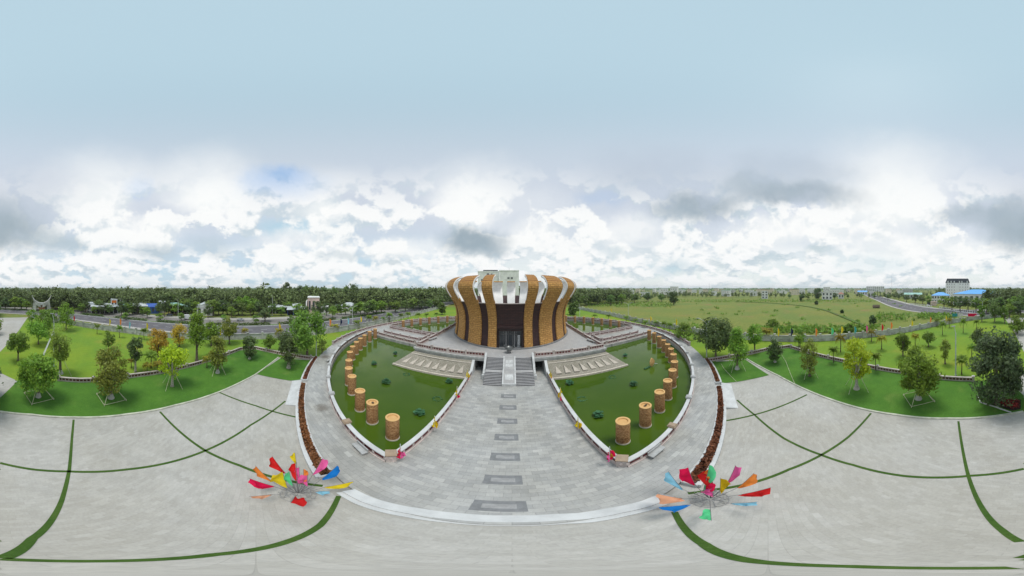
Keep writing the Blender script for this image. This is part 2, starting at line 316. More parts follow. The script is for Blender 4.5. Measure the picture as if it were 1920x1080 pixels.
# ------------------------------------------------------------------ geometry helpers
def at(px, py, z=0.0):
    """ground point seen at a place of the survey panorama, for a surface at height z"""
    az = (px - 960) / 1920 * 2 * math.pi; d = (CAM_H - z) / math.tan((py - 540) / 1080 * math.pi)
    return Vector((d * math.sin(az), d * math.cos(az), z))
def hgt(px, py, p):
    """height of what shows at row py above the plan point p"""
    return CAM_H - math.hypot(p[0], p[1]) * math.tan((py - 540) / 1080 * math.pi)
def wid(npx, p): return math.hypot(p[0], p[1]) * npx / 1920 * 2 * math.pi
class MB:
    def __init__(s): s.v = []; s.f = []; s.mi = []; s.uv = {}
    def add(s, vs, fs, mi=0):
        o = len(s.v); s.v += [tuple(v) for v in vs]; s.f += [tuple(i + o for i in f) for f in fs]; s.mi += [mi] * len(fs); return o
    def box(s, c, d, rz=0.0, mi=0):
        x, y, z = (k / 2 for k in d); ca, sa = math.cos(rz), math.sin(rz)
        vs = [(c[0] + a * x * ca - b * y * sa, c[1] + a * x * sa + b * y * ca, c[2] + e * z) for a in (-1, 1) for b in (-1, 1) for e in (-1, 1)]
        s.add(vs, [(0, 1, 3, 2), (4, 6, 7, 5), (0, 4, 5, 1), (2, 3, 7, 6), (0, 2, 6, 4), (1, 5, 7, 3)], mi); return s
    def hexa(s, b4, t4, mi=0):
        s.add(list(b4) + list(t4), [(3, 2, 1, 0), (4, 5, 6, 7), (0, 1, 5, 4), (1, 2, 6, 5), (2, 3, 7, 6), (3, 0, 4, 7)], mi); return s
    def wall(s, pts, t, z0, z1, mi=0, closed=False, off=0.0):
        n = len(pts); L = []
        P = [Vector((p[0], p[1])) for p in pts]
        for i in range(n):
            a = P[i - 1] if (i or closed) else P[i]; b = P[(i + 1) % n] if (i < n - 1 or closed) else P[i]
            d1 = (P[i] - a); d2 = (b - P[i])
            if d1.length < 1e-6: d1 = d2
            if d2.length < 1e-6: d2 = d1
            d1.normalize(); d2.normalize(); n1 = Vector((-d1.y, d1.x)); n2 = Vector((-d2.y, d2.x)); m_ = (n1 + n2); m_.normalize()
            k = 1 / max(.4, m_.dot(n1)); L.append((P[i] + m_ * (off + t / 2) * k, P[i] + m_ * (off - t / 2) * k))
        vs = []
        for a, b in L: vs += [(a.x, a.y, z0), (b.x, b.y, z0), (b.x, b.y, z1), (a.x, a.y, z1)]
        fs = []; m2 = n if closed else n - 1
        for i in range(m2):
            o, q = 4 * i, 4 * ((i + 1) % n)
            for k in range(4): fs.append((o + k, q + k, q + (k + 1) % 4, o + (k + 1) % 4))
        if not closed: fs += [(0, 1, 2, 3), (4 * n - 1, 4 * n - 2, 4 * n - 3, 4 * n - 4)]
        s.add(vs, fs, mi); return s
    def tube(s, pts, r, seg=6, mi=0, cap=True):
        P = [Vector(p) for p in pts]; n = len(P); rr = r if hasattr(r, '__len__') else [r] * n
        vs = []; up = None
        for i in range(n):
            d = (P[min(i + 1, n - 1)] - P[max(i - 1, 0)]).normalized()
            u = d.cross(Vector((0, 0, 1))) if abs(d.z) < .95 else d.cross(Vector((1, 0, 0)))
            u.normalize(); w = d.cross(u)
            if up is not None and u.dot(up) < 0: u, w = -u, -w
            up = u
            for k in range(seg):
                a = 2 * math.pi * k / seg; vs.append(P[i] + (u * math.cos(a) + w * math.sin(a)) * rr[i])
        fs = [(i * seg + k, i * seg + (k + 1) % seg, (i + 1) * seg + (k + 1) % seg, (i + 1) * seg + k) for i in range(n - 1) for k in range(seg)]
        if cap: fs += [tuple(range(seg - 1, -1, -1)), tuple(range((n - 1) * seg, n * seg))]
        s.add(vs, fs, mi); return s
    def lathe(s, prof, seg=24, c=(0, 0, 0), mi=0, capb=False, capt=False):
        vs = [(c[0] + r * math.cos(2 * math.pi * k / seg), c[1] + r * math.sin(2 * math.pi * k / seg), c[2] + z) for r, z in prof for k in range(seg)]
        fs = [(i * seg + k, i * seg + (k + 1) % seg, (i + 1) * seg + (k + 1) % seg, (i + 1) * seg + k) for i in range(len(prof) - 1) for k in range(seg)]
        if capb: fs.append(tuple(range(seg - 1, -1, -1)))
        if capt: fs.append(tuple(range((len(prof) - 1) * seg, len(prof) * seg)))
        s.add(vs, fs, mi); return s
    def sheet(s, loops, z, mi=0):
        L = [[Vector((p[0], p[1], 0)) for p in l] for l in loops]
        tri = geometry.tessellate_polygon(L); flat = [p for l in L for p in l]
        fs = []
        for t in tri:
            a, b, c = (flat[i] for i in t)
            fs.append(t if (b - a).cross(c - a).z > 0 else (t[0], t[2], t[1]))
        s.add([(p.x, p.y, z) for p in flat], fs, mi); return s
    def prism(s, poly, z0, z1, mi=0):
        s.sheet([poly], z1, mi); n = len(poly)
        s.add([(p[0], p[1], z) for z in (z0, z1) for p in poly], [(i, (i + 1) % n, n + (i + 1) % n, n + i) for i in range(n)], mi); return s
    def mesh(s, name, mats, smooth=False):
        me = bpy.data.meshes.new(name); me.from_pydata(s.v, [], s.f)
        for m in (mats if isinstance(mats, (list, tuple)) else [mats]): me.materials.append(M[m])
        if any(s.mi): me.polygons.foreach_set('material_index', s.mi)
        if smooth: me.polygons.foreach_set('use_smooth', [True] * len(s.f))
        me.update(); return me
    def build(s, name, mats, parent=None, smooth=False, loc=None):
        o = bpy.data.objects.new(name, s.mesh(name, mats, smooth)); COL.objects.link(o)
        if parent: o.parent = parent
        if loc is not None: o.location = loc
        return o
def obj(name, me, parent=None, loc=None):
    o = bpy.data.objects.new(name, me); COL.objects.link(o)
    if parent: o.parent = parent
    if loc is not None: o.location = loc
    return o
def tag(o, label, cat, group=None):
    o['label'] = label; o['category'] = cat
    if group: o['group'] = group
    return o
def thing(name, label, cat, loc=(0, 0, 0), rz=0.0, group=None):
    o = bpy.data.objects.new(name, None); COL.objects.link(o); o.location = loc; o.rotation_euler = (0, 0, rz); o.empty_display_size = .3
    return tag(o, label, cat, group)
def kind(o, k='structure'): o['kind'] = k; return o
def dup(root, loc, rz=0.0, label=None, sc=None):
    r = root.copy(); COL.objects.link(r); r.location = loc; r.rotation_euler = (0, 0, rz)
    if sc is not None: r.scale = sc if hasattr(sc, '__len__') else (sc,) * 3
    if label: r['label'] = label
    for ch in root.children:
        c = ch.copy(); COL.objects.link(c); c.parent = r
        for gc in ch.children:
            d = gc.copy(); COL.objects.link(d); d.parent = c
    return r
def arc(c, r, a0, a1, n):
    return [(c[0] + r * math.sin(R(a0 + (a1 - a0) * i / n)), c[1] + r * math.cos(R(a0 + (a1 - a0) * i / n))) for i in range(n + 1)]
ORD = ['first', 'second', 'third', 'fourth', 'fifth', 'sixth', 'seventh', 'eighth', 'ninth', 'tenth', 'eleventh', 'twelfth', 'thirteenth', 'fourteenth', 'fifteenth', 'sixteenth', 'seventeenth', 'eighteenth', 'nineteenth', 'twentieth'] + [a + b for a in ('twenty-', 'thirty-', 'forty-', 'fifty-', 'sixty-') for b in ('first', 'second', 'third', 'fourth', 'fifth', 'sixth', 'seventh', 'eighth', 'ninth', 'tenth')]

# ------------------------------------------------------------------ site plan
XA = -0.5                                   # axis of the memorial
CL, CR = (-7.7, 50.5), (6.7, 50.5)          # centres of the two half rings (angles: 0 = +y, 90 = +x)
RO, RP = 46.0, 42.5                         # outer edge of ring walk, outer face of pond wall
ZR, ZW, ZP = 0.3, -0.5, 3.4                 # ring walk, water, podium
stadium = arc(CR, RO, 0, 180, 48) + arc(CL, RO, 180, 360, 48)
wallL = [(-24, -92), (-35.5, -66), (-44.6, -46), (-51.7, -22), (-55, -7), (-57, 10), (-57.5, 27), (-58, 50), (-60, 90), (-62, 142)]
wallR = [(52.5, 142), (56, 116), (60, 88.8), (59, 47), (55, 7), (52.4, -10), (48.9, -28), (43, -49), (39, -66), (31, -82), (19, -95), (9, -103)]
site = wallL + wallR
far = [(3900 * math.sin(2 * math.pi * k / 64), 3900 * math.cos(2 * math.pi * k / 64)) for k in range(64)]
kind(MB().sheet([far, site], -.15).build('field', 'field_grass'))
kind(MB().sheet([site, stadium], -.03).build('lawn_ground', 'lawn_site'))
# plaza
eL = [(at(x, y).x, at(x, y).y) for x, y in [(0, 772), (60, 778), (140, 783), (240, 777), (330, 760), (412, 735), (480, 702), (522, 670)]]
eR = [(at(x, y).x, at(x, y).y) for x, y in [(1918, 772), (1890, 777), (1780, 785), (1680, 778), (1560, 750), (1460, 705), (1400, 673)]]
front = [p for p in stadium if p[1] < 12]
front.sort(key=lambda p: p[0])
plaza = eL + [(-39.6, 6), (-37.2, 12.5)] + [p for p in front if -37 < p[0] < 36] + [(36.5, 12), (38.8, 6)] + eR[::-1]
kind(MB().sheet([plaza], 0.0).build('plaza', 'plaza_stone'))
# paved landing and approach court behind
kind(MB().sheet([[(-3.3, -28.4), (0, -23.4), (3, -27.8), (0, -32.2)]], 0.0).build('landing_paving', 'plaza_stone'))
kind(MB().sheet([[(0, -44), (-3.5, -54), (-8, -68), (-14.5, -90), (-17, -98), (12, -98), (8.5, -84), (4, -66), (1.5, -52)]], 0.0).build('approach_court', 'plaza_stone'))
# front lawns
bL = [(at(x, y).x, at(x, y).y) for x, y in [(35, 712), (110, 714), (150, 717), (250, 708), (350, 690), (450, 657), (480, 655), (510, 662), (530, 666)]]
bR = [(at(x, y).x, at(x, y).y) for x, y in [(1890, 712), (1825, 715), (1700, 702), (1600, 683), (1480, 652), (1440, 657), (1397, 671)]]
kind(MB().sheet([eL + bL[::-1] + [(0, -23.4)]], .05).build('lawn', 'lawn_front'))
kind(MB().sheet([eR + bR[::-1] + [(0.02, -24)]], .05).build('lawn', 'lawn_front'))
def pxs(l, z=0.0): return [(at(x, y, z).x, at(x, y, z).y) for x, y in l]
kind(MB().sheet([pxs([(526.7, 671), (480, 701.5), (544, 714), (565.6, 713), (589, 676)])], .05).build('lawn', 'lawn_front'))
kind(MB().sheet([pxs([(1397, 674), (1442, 703.5), (1380, 716.5), (1350, 719), (1335, 679)])], .05).build('lawn', 'lawn_front'))
for nm, e, lb in (('L', eL, 'left'), ('R', eR, 'right')):
    o = MB().wall(e, .26, 0.0, .13).build('kerb', 'kerb_stone'); tag(o, 'pale greenish stone kerb edging the big %s front lawn' % lb, 'kerb', 'kerbs of the front lawns')
# grass strips between paving bays
gs = MB()
def seam(pts, w=.24): gs.wall(pxs(pts) if pts[0][0] > 60 or pts[0][1] > 60 else pts, w, -.05, .022)
for l in ([(138, 787), (135, 820), (130, 880), (115, 940), (60, 1010), (0, 1047)], [(0, 868), (60, 880), (130, 884), (240, 880), (385, 845), (470, 797), (535, 752)], [(300, 772), (385, 845), (450, 873), (560, 905), (605, 911)], [(412, 736), (480, 761), (555, 782)], [(635, 930), (600, 985), (540, 1015), (400, 1040), (200, 1052), (2, 1048)], [(1920, 879), (1820, 892), (1700, 893), (1600, 872), (1540, 853), (1470, 822), (1415, 778), (1382, 750)], [(1633, 775), (1590, 820), (1540, 853), (1480, 880), (1400, 908), (1340, 918), (1290, 925)], [(1513, 740), (1450, 767), (1360, 789)]):
    gs.wall(pxs(l), .24, -.05, .022)
gs.wall(pxs([(1797, 790), (1815, 890), (1840, 950), (1880, 995), (1913, 1016)]), .24, -.05, .023)
gs.wall(pxs([(1265, 960), (1320, 1020), (1420, 1053), (1600, 1062), (1900, 1064.5)]), .24, -.05, .024)
kind(gs.build('grass_strips', 'strip_grass'), 'stuff')
# raised ring walk with the ponds cut out of it
RI = RP - .5
pondL = [(-7.85, 9.0)] + arc(CL, RI, 181, 291, 44) + [(-21.5, 41.0), (-21.2, 31.4), (-7.85, 31.4)]
pondL = [p for p in pondL if p[1] < 41.5]
pondR = [(-1.0 - p[0], p[1]) for p in pondL]
pb = [p for p in arc(CL, RI, 270, 360, 40) if p[1] > 53.2 and p[0] < -12]
backL = [(-21.4, 53.2)] + pb + [(-12, 90), (-12, 78), (-21.4, 76)]
backR = [(-1.0 - p[0], p[1]) for p in backL]
pod = [(-21.1, 31.5), (20.1, 31.5), (20.1, 74.5), (-21.1, 74.5)]
ring = MB(); holes = [pondL, pondR, backL, backR]
ring.sheet([stadium] + holes, ZR)
n = len(stadium)
ring.add([(p[0], p[1], z) for z in (-.2, ZR) for p in stadium], [(i, (i + 1) % n, n + (i + 1) % n, n + i) for i in range(n)])
for h in holes:
    n = len(h); ring.add([(p[0], p[1], z) for z in (-2.0, ZR) for p in h], [(i, (i + 1) % n, n + (i + 1) % n, n + i) for i in range(n)])
kind(ring.build('ring_walk', 'ring_stone'))
for h in holes: kind(MB().sheet([h], ZW).build('pond_water', 'pond_water'))
# curved front steps (two risers), pale granite
st = thing('curved_steps', 'two pale granite steps curving across the front of the ring walk', 'steps')
o1 = [(at(x, y, .0).x, at(x, y, .0).y) for x, y in [(630, 925), (665, 945), (700, 957), (760, 970), (840, 981), (960, 987), (1060, 983), (1110, 980), (1180, 967), (1235, 953), (1275, 935)]]
i1 = [(p[0] * .99, p[1] + .30) for p in o1]; i2 = [(p[0] * .97, p[1] + .95) for p in o1]; i3 = [(p[0] * .95, p[1] + 1.9) for p in o1]
def ribbon(mb, a, b, z0, z1):
    n = len(a); mb.add([(*p, z1) for p in a] + [(*p, z1) for p in b] + [(*p, z0) for p in a], [(i, i + 1, n + i + 1, n + i) for i in range(n - 1)] + [(2 * n + i, 2 * n + i + 1, i + 1, i) for i in range(n - 1)])
mb = MB(); ribbon(mb, o1, i1, -.02, .15); mb.build('step', 'pale_granite', st)
mb = MB(); ribbon(mb, i1, i2, .15, .304); mb.build('step', 'pale_granite', st)
fill = i2 + [p for p in sorted(stadium, key=lambda p: -p[0]) if -8.5 < p[0] < 7.5 and p[1] < 20]
kind(MB().sheet([fill + [(i2[0][0] - .3, i2[0][1] + .4)]], .302).build('step_landing', 'ring_stone'))

# ------------------------------------------------------------------ balustrades and low walls
def resample(pts, step):
    P = [Vector((p[0], p[1])) for p in pts]; outp = []; acc = 0.0; nxt = 0.0
    for a, b in zip(P, P[1:]):
        L = (b - a).length; d = (b - a).normalized() if L > 1e-6 else Vector((1, 0))
        while nxt <= acc + L + 1e-6:
            q = a + d * (nxt - acc); outp.append((q.x, q.y, math.atan2(d.y, d.x))); nxt += step
        acc += L
    return outp
def balustrade(label, pts, z0, h=.95, t=.26, post=3.2, cap='pink_stone', group=None, posts=True, name='balustrade', z_cap=.10, cap_t=None, bay=.62, pw=None):
    r = thing(name, label, 'balustrade', (0, 0, 0), 0, group)
    a, b_ = z0 + h * .36, z0 + h * .76
    mb = MB().wall(pts, t, z0, a).wall(pts, t * .82, b_, z0 + h - z_cap)
    for x, y, an in resample(pts, bay): mb.box((x, y, (a + b_) / 2), (.15, t * 1.02, b_ - a), an)
    mb.build('wall_base', 'pink_stone', r)
    MB().wall(pts, t * .9, a, b_).build('lattice', 'red_tile', r)
    MB().wall(pts, cap_t or t * 1.15, z0 + h - z_cap, z0 + h).build('cap_rail', cap, r)
    if posts:
        pw = pw or max(.42, t * 1.5)
        for x, y, an in resample(pts, post):
            p = MB().box((x, y, z0 + (h + .12) / 2), (pw, pw, h + .12), an).box((x, y, z0 + h + .165), (pw + .1, pw + .1, .09), an).build('post', 'pink_stone', r)
            MB().box((x, y, z0 + h + .26), (pw * .7, pw * .7, .1), an).build('post_cap', 'grey_granite', p)
    return r
def pond_wall(label, pts, group):
    """low wall round a pond: red slit panel on its outer side under a broad pale coping"""
    r = thing('pond_wall', label, 'wall', (0, 0, 0), 0, group)
    mb = MB().wall(pts, .34, ZW - .6, ZR + .42).wall(pts, .30, ZR + .74, ZR + .86)
    for x, y, an in resample(pts, 1.25): mb.box((x, y, ZR + .58), (.24, .42, .32), an)
    mb.build('wall_base', 'pink_stone', r)
    MB().wall(pts, .38, ZR + .42, ZR + .74).build('lattice', 'red_tile', r)
    MB().wall(pts, .44, ZR + .86, ZR + .98).build('coping', 'pale_granite', r)
    MB().wall(pts, .50, ZR, ZR + .14).build('plinth', 'pink_stone', r)
    return r
arcL = arc(CL, RP - .2, 180.3, 283, 60); arcL = [p for p in arcL if p[1] < 41.2]
arcR = [(-1 - p[0], p[1]) for p in arcL]
pond_wall('long curved pale coped wall along the outer side of the left front pond', arcL, 'walls round the front ponds')
pond_wall('long curved pale coped wall along the outer side of the right front pond', arcR, 'walls round the front ponds')
pond_wall('straight pale coped wall between the central avenue and the left front pond', [(-7.7, 8.35), (-7.62, 29.3)], 'walls round the front ponds')
pond_wall('straight pale coped wall between the central avenue and the right front pond', [(6.7, 8.35), (6.62, 29.3)], 'walls round the front ponds')
# stone corner pedestals and coping blocks on the pond walls
ped = None
for lb, p, s in [('front tip of the left pond', (-7.85, 8.55), .95), ('front tip of the right pond', (6.85, 8.55), .95)]:
    r = thing('corner_pedestal', 'pale stone corner pedestal with brown top at the ' + lb, 'pedestal', (*p, ZR), R(45))
    MB().prism([(-.36, -.36), (.36, -.36), (.36, .36), (-.36, .36)], 0, 1.02).build('block', 'pink_stone', r); MB().prism([(-.42, -.42), (.42, -.42), (.42, .42), (-.42, .42)], 1.02, 1.12).build('top_slab', 'brown_cap', r)
for side, px in (('left', [(655, 790), (626, 738), (619, 707), (623, 684), (633, 664), (645, 650), (660, 640), (677, 630)]), ('right', [(1258, 798), (1291, 745), (1298, 707), (1295, 684), (1285, 662), (1270, 648), (1254, 637), (1236, 628)])):
    c = CL if side == 'left' else CR
    for i, (x, y) in enumerate(px):
        q = at(x, y, 1.3); v = (Vector((q.x, q.y)) - Vector(c)).normalized() * (RP - .2) + Vector(c); an = math.atan2(v.y - c[1], v.x - c[0])
        r = thing('coping_block', '%s stone block on the %s pond\'s curved coping, %s from the front tip' % ('brown topped' if i == 0 else 'grey', side, ORD[i]), 'stone block', (v.x, v.y, ZR + .98), an, 'blocks on the pond copings')
        MB().prism([(-.42, -.36), (.42, -.36), (.42, .36), (-.42, .36)], 0, .22).build('block', 'grey_granite' if i else 'brown_cap', r)
        MB().prism([(-.34, -.28), (.34, -.28), (.34, .28), (-.34, .28)], .22, .30).build('top', 'grey_granite' if i else 'brown_cap', r)
# outer balustrade of the ring walk
balustrade('curved red and pink balustrade along the outer edge of the left ring walk', arc(CL, RO - .2, 232, 355, 70), ZR, group='outer ring balustrades')
balustrade('curved red and pink balustrade along the outer edge of the right ring walk', arc(CR, RO - .2, 128, 5, 70), ZR, group='outer ring balustrades')
# balustrades of the courts beside the podium and of the back ponds
def mirror(l): return [(-1 - p[0], p[1]) for p in l]
xl = CL[0] - math.sqrt(RI ** 2 - (41.3 - CL[1]) ** 2)
court = [('along the far edge of the %s front pond', [(xl + .6, 41.3), (-21.3, 41.3)], 1), ('behind the %s front pond, beyond the narrow walk', [(-44.5, 44.6), (-28, 44.6)], 1), ('turning back along the inner side of the %s court', [(-28, 44.9), (-28, 51.0)], 1), ('at the back of the %s court', [(-47.5, 51.2), (-28.3, 51.2)], 1), ('along the near edge of the %s back pond', [(-48.5, 53.0), (-21.5, 53.0)], 1)]
for lb, pts, k in court:
    balustrade('straight red and pink balustrade ' + lb % 'left', pts, ZR, post=4.0, group='court balustrades')
    balustrade('straight red and pink balustrade ' + lb % 'right', mirror(pts), ZR, post=4.0, group='court balustrades')
bk = [p for p in arc(CL, RI + .2, 272, 345, 40) if p[1] > 53.4]
balustrade('curved red and pink balustrade along the far side of the left back pond', bk, ZR, post=4.0, group='court balustrades')
balustrade('curved red and pink balustrade along the far side of the right back pond', mirror(bk), ZR, post=4.0, group='court balustrades')

# ------------------------------------------------------------------ planters along the ring walk
def planter(label, c, a0, a1, n, flowers=1500):
    r = thing('planter', label, 'planter', (0, 0, 0), 0, 'flower planters round the ring walk')
    MB().wall(arc(c, 47.0, a0, a1, n), .34, -.02, .46).build('kerb', 'pale_granite', r)
    MB().wall(arc(c, 46.02, a0, a1, n), .16, ZR - .3, .42).build('kerb', 'pale_granite', r)
    A0, A1 = arc(c, 47.0, a0, a1, n), arc(c, 46.0, a0, a1, n)
    MB().wall([A0[0], A1[0]], .16, 0, .44).build('kerb', 'pale_granite', r); MB().wall([A0[-1], A1[-1]], .16, 0, .44).build('kerb', 'pale_granite', r)
    mb = MB(); mb.wall(arc(c, 46.46, a0, a1, n), .72, 0, .36); mb.build('soil', 'soil', r)
    q = np.zeros((flowers, 3)); an = np.radians(rng.uniform(min(a0, a1) + .3, max(a0, a1) - .3, flowers)); rr = rng.uniform(46.14, 46.78, flowers)
    q[:, 0] = c[0] + rr * np.sin(an); q[:, 1] = c[1] + rr * np.cos(an); q[:, 2] = rng.uniform(.38, .58, flowers)
    o = obj('flowers', leaf_mesh('flowers', q, .17, up=.7, mat='leaf_flower'), r); kind(o, 'stuff')
    return r
def leaf_mesh(name, q, size, up=.3, mat='leaf_green', centre=None, aspect=.55, seed=1, nrm=None):
    """many small leaf faces at the points q"""
    r = np.random.default_rng(seed); n = len(q)
    nr = r.normal(size=(n, 3))
    if centre is not None:
        d = q - np.asarray(centre); nr = nr * .65 + d / (np.linalg.norm(d, axis=1, keepdims=True) + 1e-6) * .8
    nr[:, 2] += up; nr /= np.linalg.norm(nr, axis=1, keepdims=True) + 1e-9
    t = np.cross(nr, r.normal(size=(n, 3))); t /= np.linalg.norm(t, axis=1, keepdims=True) + 1e-9
    b = np.cross(nr, t); s = (size * r.uniform(.6, 1.35, n))[:, None]
    v = np.empty((n, 4, 3)); v[:, 0] = q - t * s; v[:, 1] = q - b * s * aspect - t * s * .1; v[:, 2] = q + t * s; v[:, 3] = q + b * s * aspect - t * s * .1
    v[:, [0, 2]] -= (nr * s * .18)[:, None, :]
    me = bpy.data.meshes.new(name); me.vertices.add(n * 4); me.loops.add(n * 4); me.polygons.add(n)
    me.vertices.foreach_set('co', v.astype(np.float32).ravel()); me.loops.foreach_set('vertex_index', np.arange(n * 4, dtype=np.int32))
    me.polygons.foreach_set('loop_start', np.arange(0, n * 4, 4, dtype=np.int32))
    me.update(calc_edges=True)
    for x in (mat if isinstance(mat, (list, tuple)) else [mat]): me.materials.append(M[x])
    return me
planter('long curved planter of brown foliage beside the left fan of pennants', CL, 181.2, 203.5, 40, 2600)
planter('short curved planter of brown foliage beside the small left lawn', CL, 205.0, 219.0, 20, 1200)
planter('long curved planter of brown foliage beside the right fan of pennants', CR, 178.8, 156.5, 40, 2600)
planter('short curved planter of brown foliage beside the small right lawn', CR, 155.0, 141.0, 20, 1200)
# granite ramps up to the ring walk
for lb, px in (('left', [(547.8, 713.3), (566, 713.3), (558.5, 762), (534.9, 757.8)]), ('right', [(1352, 719), (1371, 719), (1384, 764), (1361, 766)])):
    q = pxs(px, .1); b4 = [(*p, -.02) for p in q]; k = (1, 2) if lb == 'left' else (0, 3)
    t4 = [(*p, .30 if i in k else .03) for i, p in enumerate(q)]
    if lb == 'left': b4, t4 = b4, t4
    else: b4, t4 = b4, t4
    r = MB().hexa(b4, t4).build('access_ramp', 'pale_granite'); tag(r, 'smooth pale granite ramp slab up to the %s side of the ring walk' % lb, 'ramp')
# dark stone frames let into the avenue
for i, y in enumerate([23.42, 20.57, 17.65, 14.8, 11.9, 9.05, 6.25]):
    r = thing('paving_inlay', 'dark stone frame set in the central avenue paving, %s from the stairs' % ORD[i], 'paving inlay', (XA, y, ZR), 0, 'dark frames in the avenue paving')
    mb = MB(); w, d, b = 1.08, .52, .30
    for c, s in (((0, d - b / 2), (2 * w, b)), ((0, -d + b / 2), (2 * w, b)), ((w - .2, 0), (.4, 2 * d - 2 * b)), ((-w + .2, 0), (.4, 2 * d - 2 * b))): mb.box((c[0], c[1], .004), (s[0], s[1], .012))
    mb.build('frame', 'dark_granite', r); MB().box((0, 0, .002), (2 * w - .8, 2 * d - 2 * b, .010)).build('centre_slab', 'pad_centre', r)

# ------------------------------------------------------------------ podium, stairs and carved slopes
p = thing('podium', 'square raised stone terrace carrying the round memorial hall', 'terrace', (0, 0, 0))
mb = MB(); top = ZP
x0, x1, y0, y1 = -21.0, 20.0, 31.6, 74.5
for a, b in ((x0, -7.3), (-5.1, 4.1), (6.3, x1)): mb.box(((a + b) / 2, (y0 + 34) / 2, 1.35), (b - a, 34 - y0, 3.7))
mb.box(((x0 + x1) / 2, (34 + y1) / 2, 1.35), (x1 - x0, y1 - 34, 3.7)); mb.build('terrace_wall', 'grey_granite', p)
MB().sheet([[(x0 - .1, y0 - .1), (x1 + .1, y0 - .1), (x1 + .1, y1), (x0 - .1, y1)]], ZP).build('terrace_floor', 'terrace_stone', p)
mb = MB().wall([(x0 - .15, y1), (x0 - .15, y0 - .15), (-5.0, y0 - .15)], .7, ZP - .35, ZP - .006).wall([(4.0, y0 - .15), (x1 + .15, y0 - .15), (x1 + .15, y1)], .7, ZP - .35, ZP - .006)
mb.wall([(x0 - .15, y0 - .15), (-5.1, y0 - .15)], .5, ZP - .75, ZP - .35).wall([(4.1, y0 - .15), (x1 + .15, y0 - .15)], .5, ZP - .75, ZP - .35); mb.build('cornice', 'grey_granite', p)
for x in (-6.2, 5.2): MB().box((x, 33.8, 1.4), (2.3, .1, 2.6)).build('undercroft_shade_panel', 'opening_shade', p)  # dark panels closing the passages, their shade painted on
balustrade('red balustrade on the podium front edge, left of the stairs', [(x0 + .1, y0 + .1), (-5.4, y0 + .1)], ZP, h=.85, post=3.9, group='podium balustrades')
balustrade('red balustrade on the podium front edge, right of the stairs', [(4.4, y0 + .1), (x1 - .1, y0 + .1)], ZP, h=.85, post=3.9, group='podium balustrades')
balustrade('red balustrade along the left side of the podium', [(x0 + .1, y0 + .5), (x0 + .1, 72)], ZP, h=.85, post=5, group='podium balustrades')
balustrade('red balustrade along the right side of the podium', [(x1 - .1, y0 + .5), (x1 - .1, 72)], ZP, h=.85, post=5, group='podium balustrades')
s = thing('grand_staircase', 'wide grey stone staircase with a carved centre ramp up to the memorial hall', 'staircase', (0, 0, 0))
ys, yt = 26.45, 31.6; nst = 18; rise = (ZP - ZR) / nst
tread = [.235] * nst; tread[8] = 1.05
k = (yt - ys) / sum(tread); ysn = [ys]
for t in tread: ysn.append(ysn[-1] + t * k)
mbl, mbr = MB(), MB()
for i in range(nst):
    z1 = ZR + rise * (i + 1) - (.004 if i == nst - 1 else 0)
    for mb, a, b in ((mbl, -4.75, -1.6), (mbr, .6, 3.75)):
        mb.box(((a + b) / 2, (ysn[i] + yt) / 2, (z1 + z1 - rise) / 2 - .02), (b - a, yt - ysn[i], rise * .99)); mb.box(((a + b) / 2, (ysn[i] + .05 + ysn[i + 1]) / 2, z1 - .01), (b - a + .01, ysn[i + 1] - ysn[i] - .05, .03), 0, 1)
mbl.build('flight', ['riser_stone', 'terrace_stone'], s); mbr.build('flight', ['riser_stone', 'terrace_stone'], s)
def ramp(mb, a, b, ya, za, yb, zb, th, mi=0): mb.hexa([(a, ya, za - th), (b, ya, za - th), (b, yb, zb - th), (a, yb, zb - th)], [(a, ya, za), (b, ya, za), (b, yb, zb), (a, yb, zb)], mi)
ymid0, ymid1 = ysn[8], ysn[9]; zm = ZR + rise * 9
mb = MB(); ramp(mb, -1.42, .42, ys + .25, ZR + .45, ymid0, zm + .22, .5); ramp(mb, -1.42, .42, ymid0, zm + .2, ymid1, zm + .22, .5); ramp(mb, -1.42, .42, ymid1, zm + .22, yt + .2, ZP + .1, .5); mb.build('carved_ramp', 'terrace_stone', s)
mb = MB()
for a, b in ((-1.66, -1.42), (.42, .66)): ramp(mb, a, b, ys - .02, ZR + .42, ymid0, zm + .32, .7); ramp(mb, a, b, ymid0, zm + .32, ymid1, zm + .34, .7); ramp(mb, a, b, ymid1, zm + .34, yt + .2, ZP + .2, .7)
mb.box((-.5, ys + .1, ZR + .2), (2.3, .3, .42)); mb.build('ramp_border', 'panel_stone', s)
for (ya, yb, zc) in ((ys + .7, ys + 1.5, 0), (ymid1 + .4, ymid1 + .95, 1), (ymid1 + 1.1, ymid1 + 1.6, 1)):
    f = lambda y: (ZR + .45 + (y - ys - .25) / (ymid0 - ys - .25) * (zm + .22 - ZR - .45)) if zc == 0 else (zm + .22 + (y - ymid1) / (yt + .2 - ymid1) * (ZP + .1 - zm - .22))
    mb = MB(); ramp(mb, -1.2, .2, ya, f(ya) + .05, yb, f(yb) + .05, .1); mb.build('carved_panel', 'panel_stone', s)
for a in (-5.25, 3.85):
    mb = MB(); ramp(mb, a, a + .4, 28.75, 1.35, 31.5, ZP + .95, 2.5); mb.box((a + .2, 28.55, .75), (.6, .5, .9)); mb.build('side_wall', 'panel_stone', s)
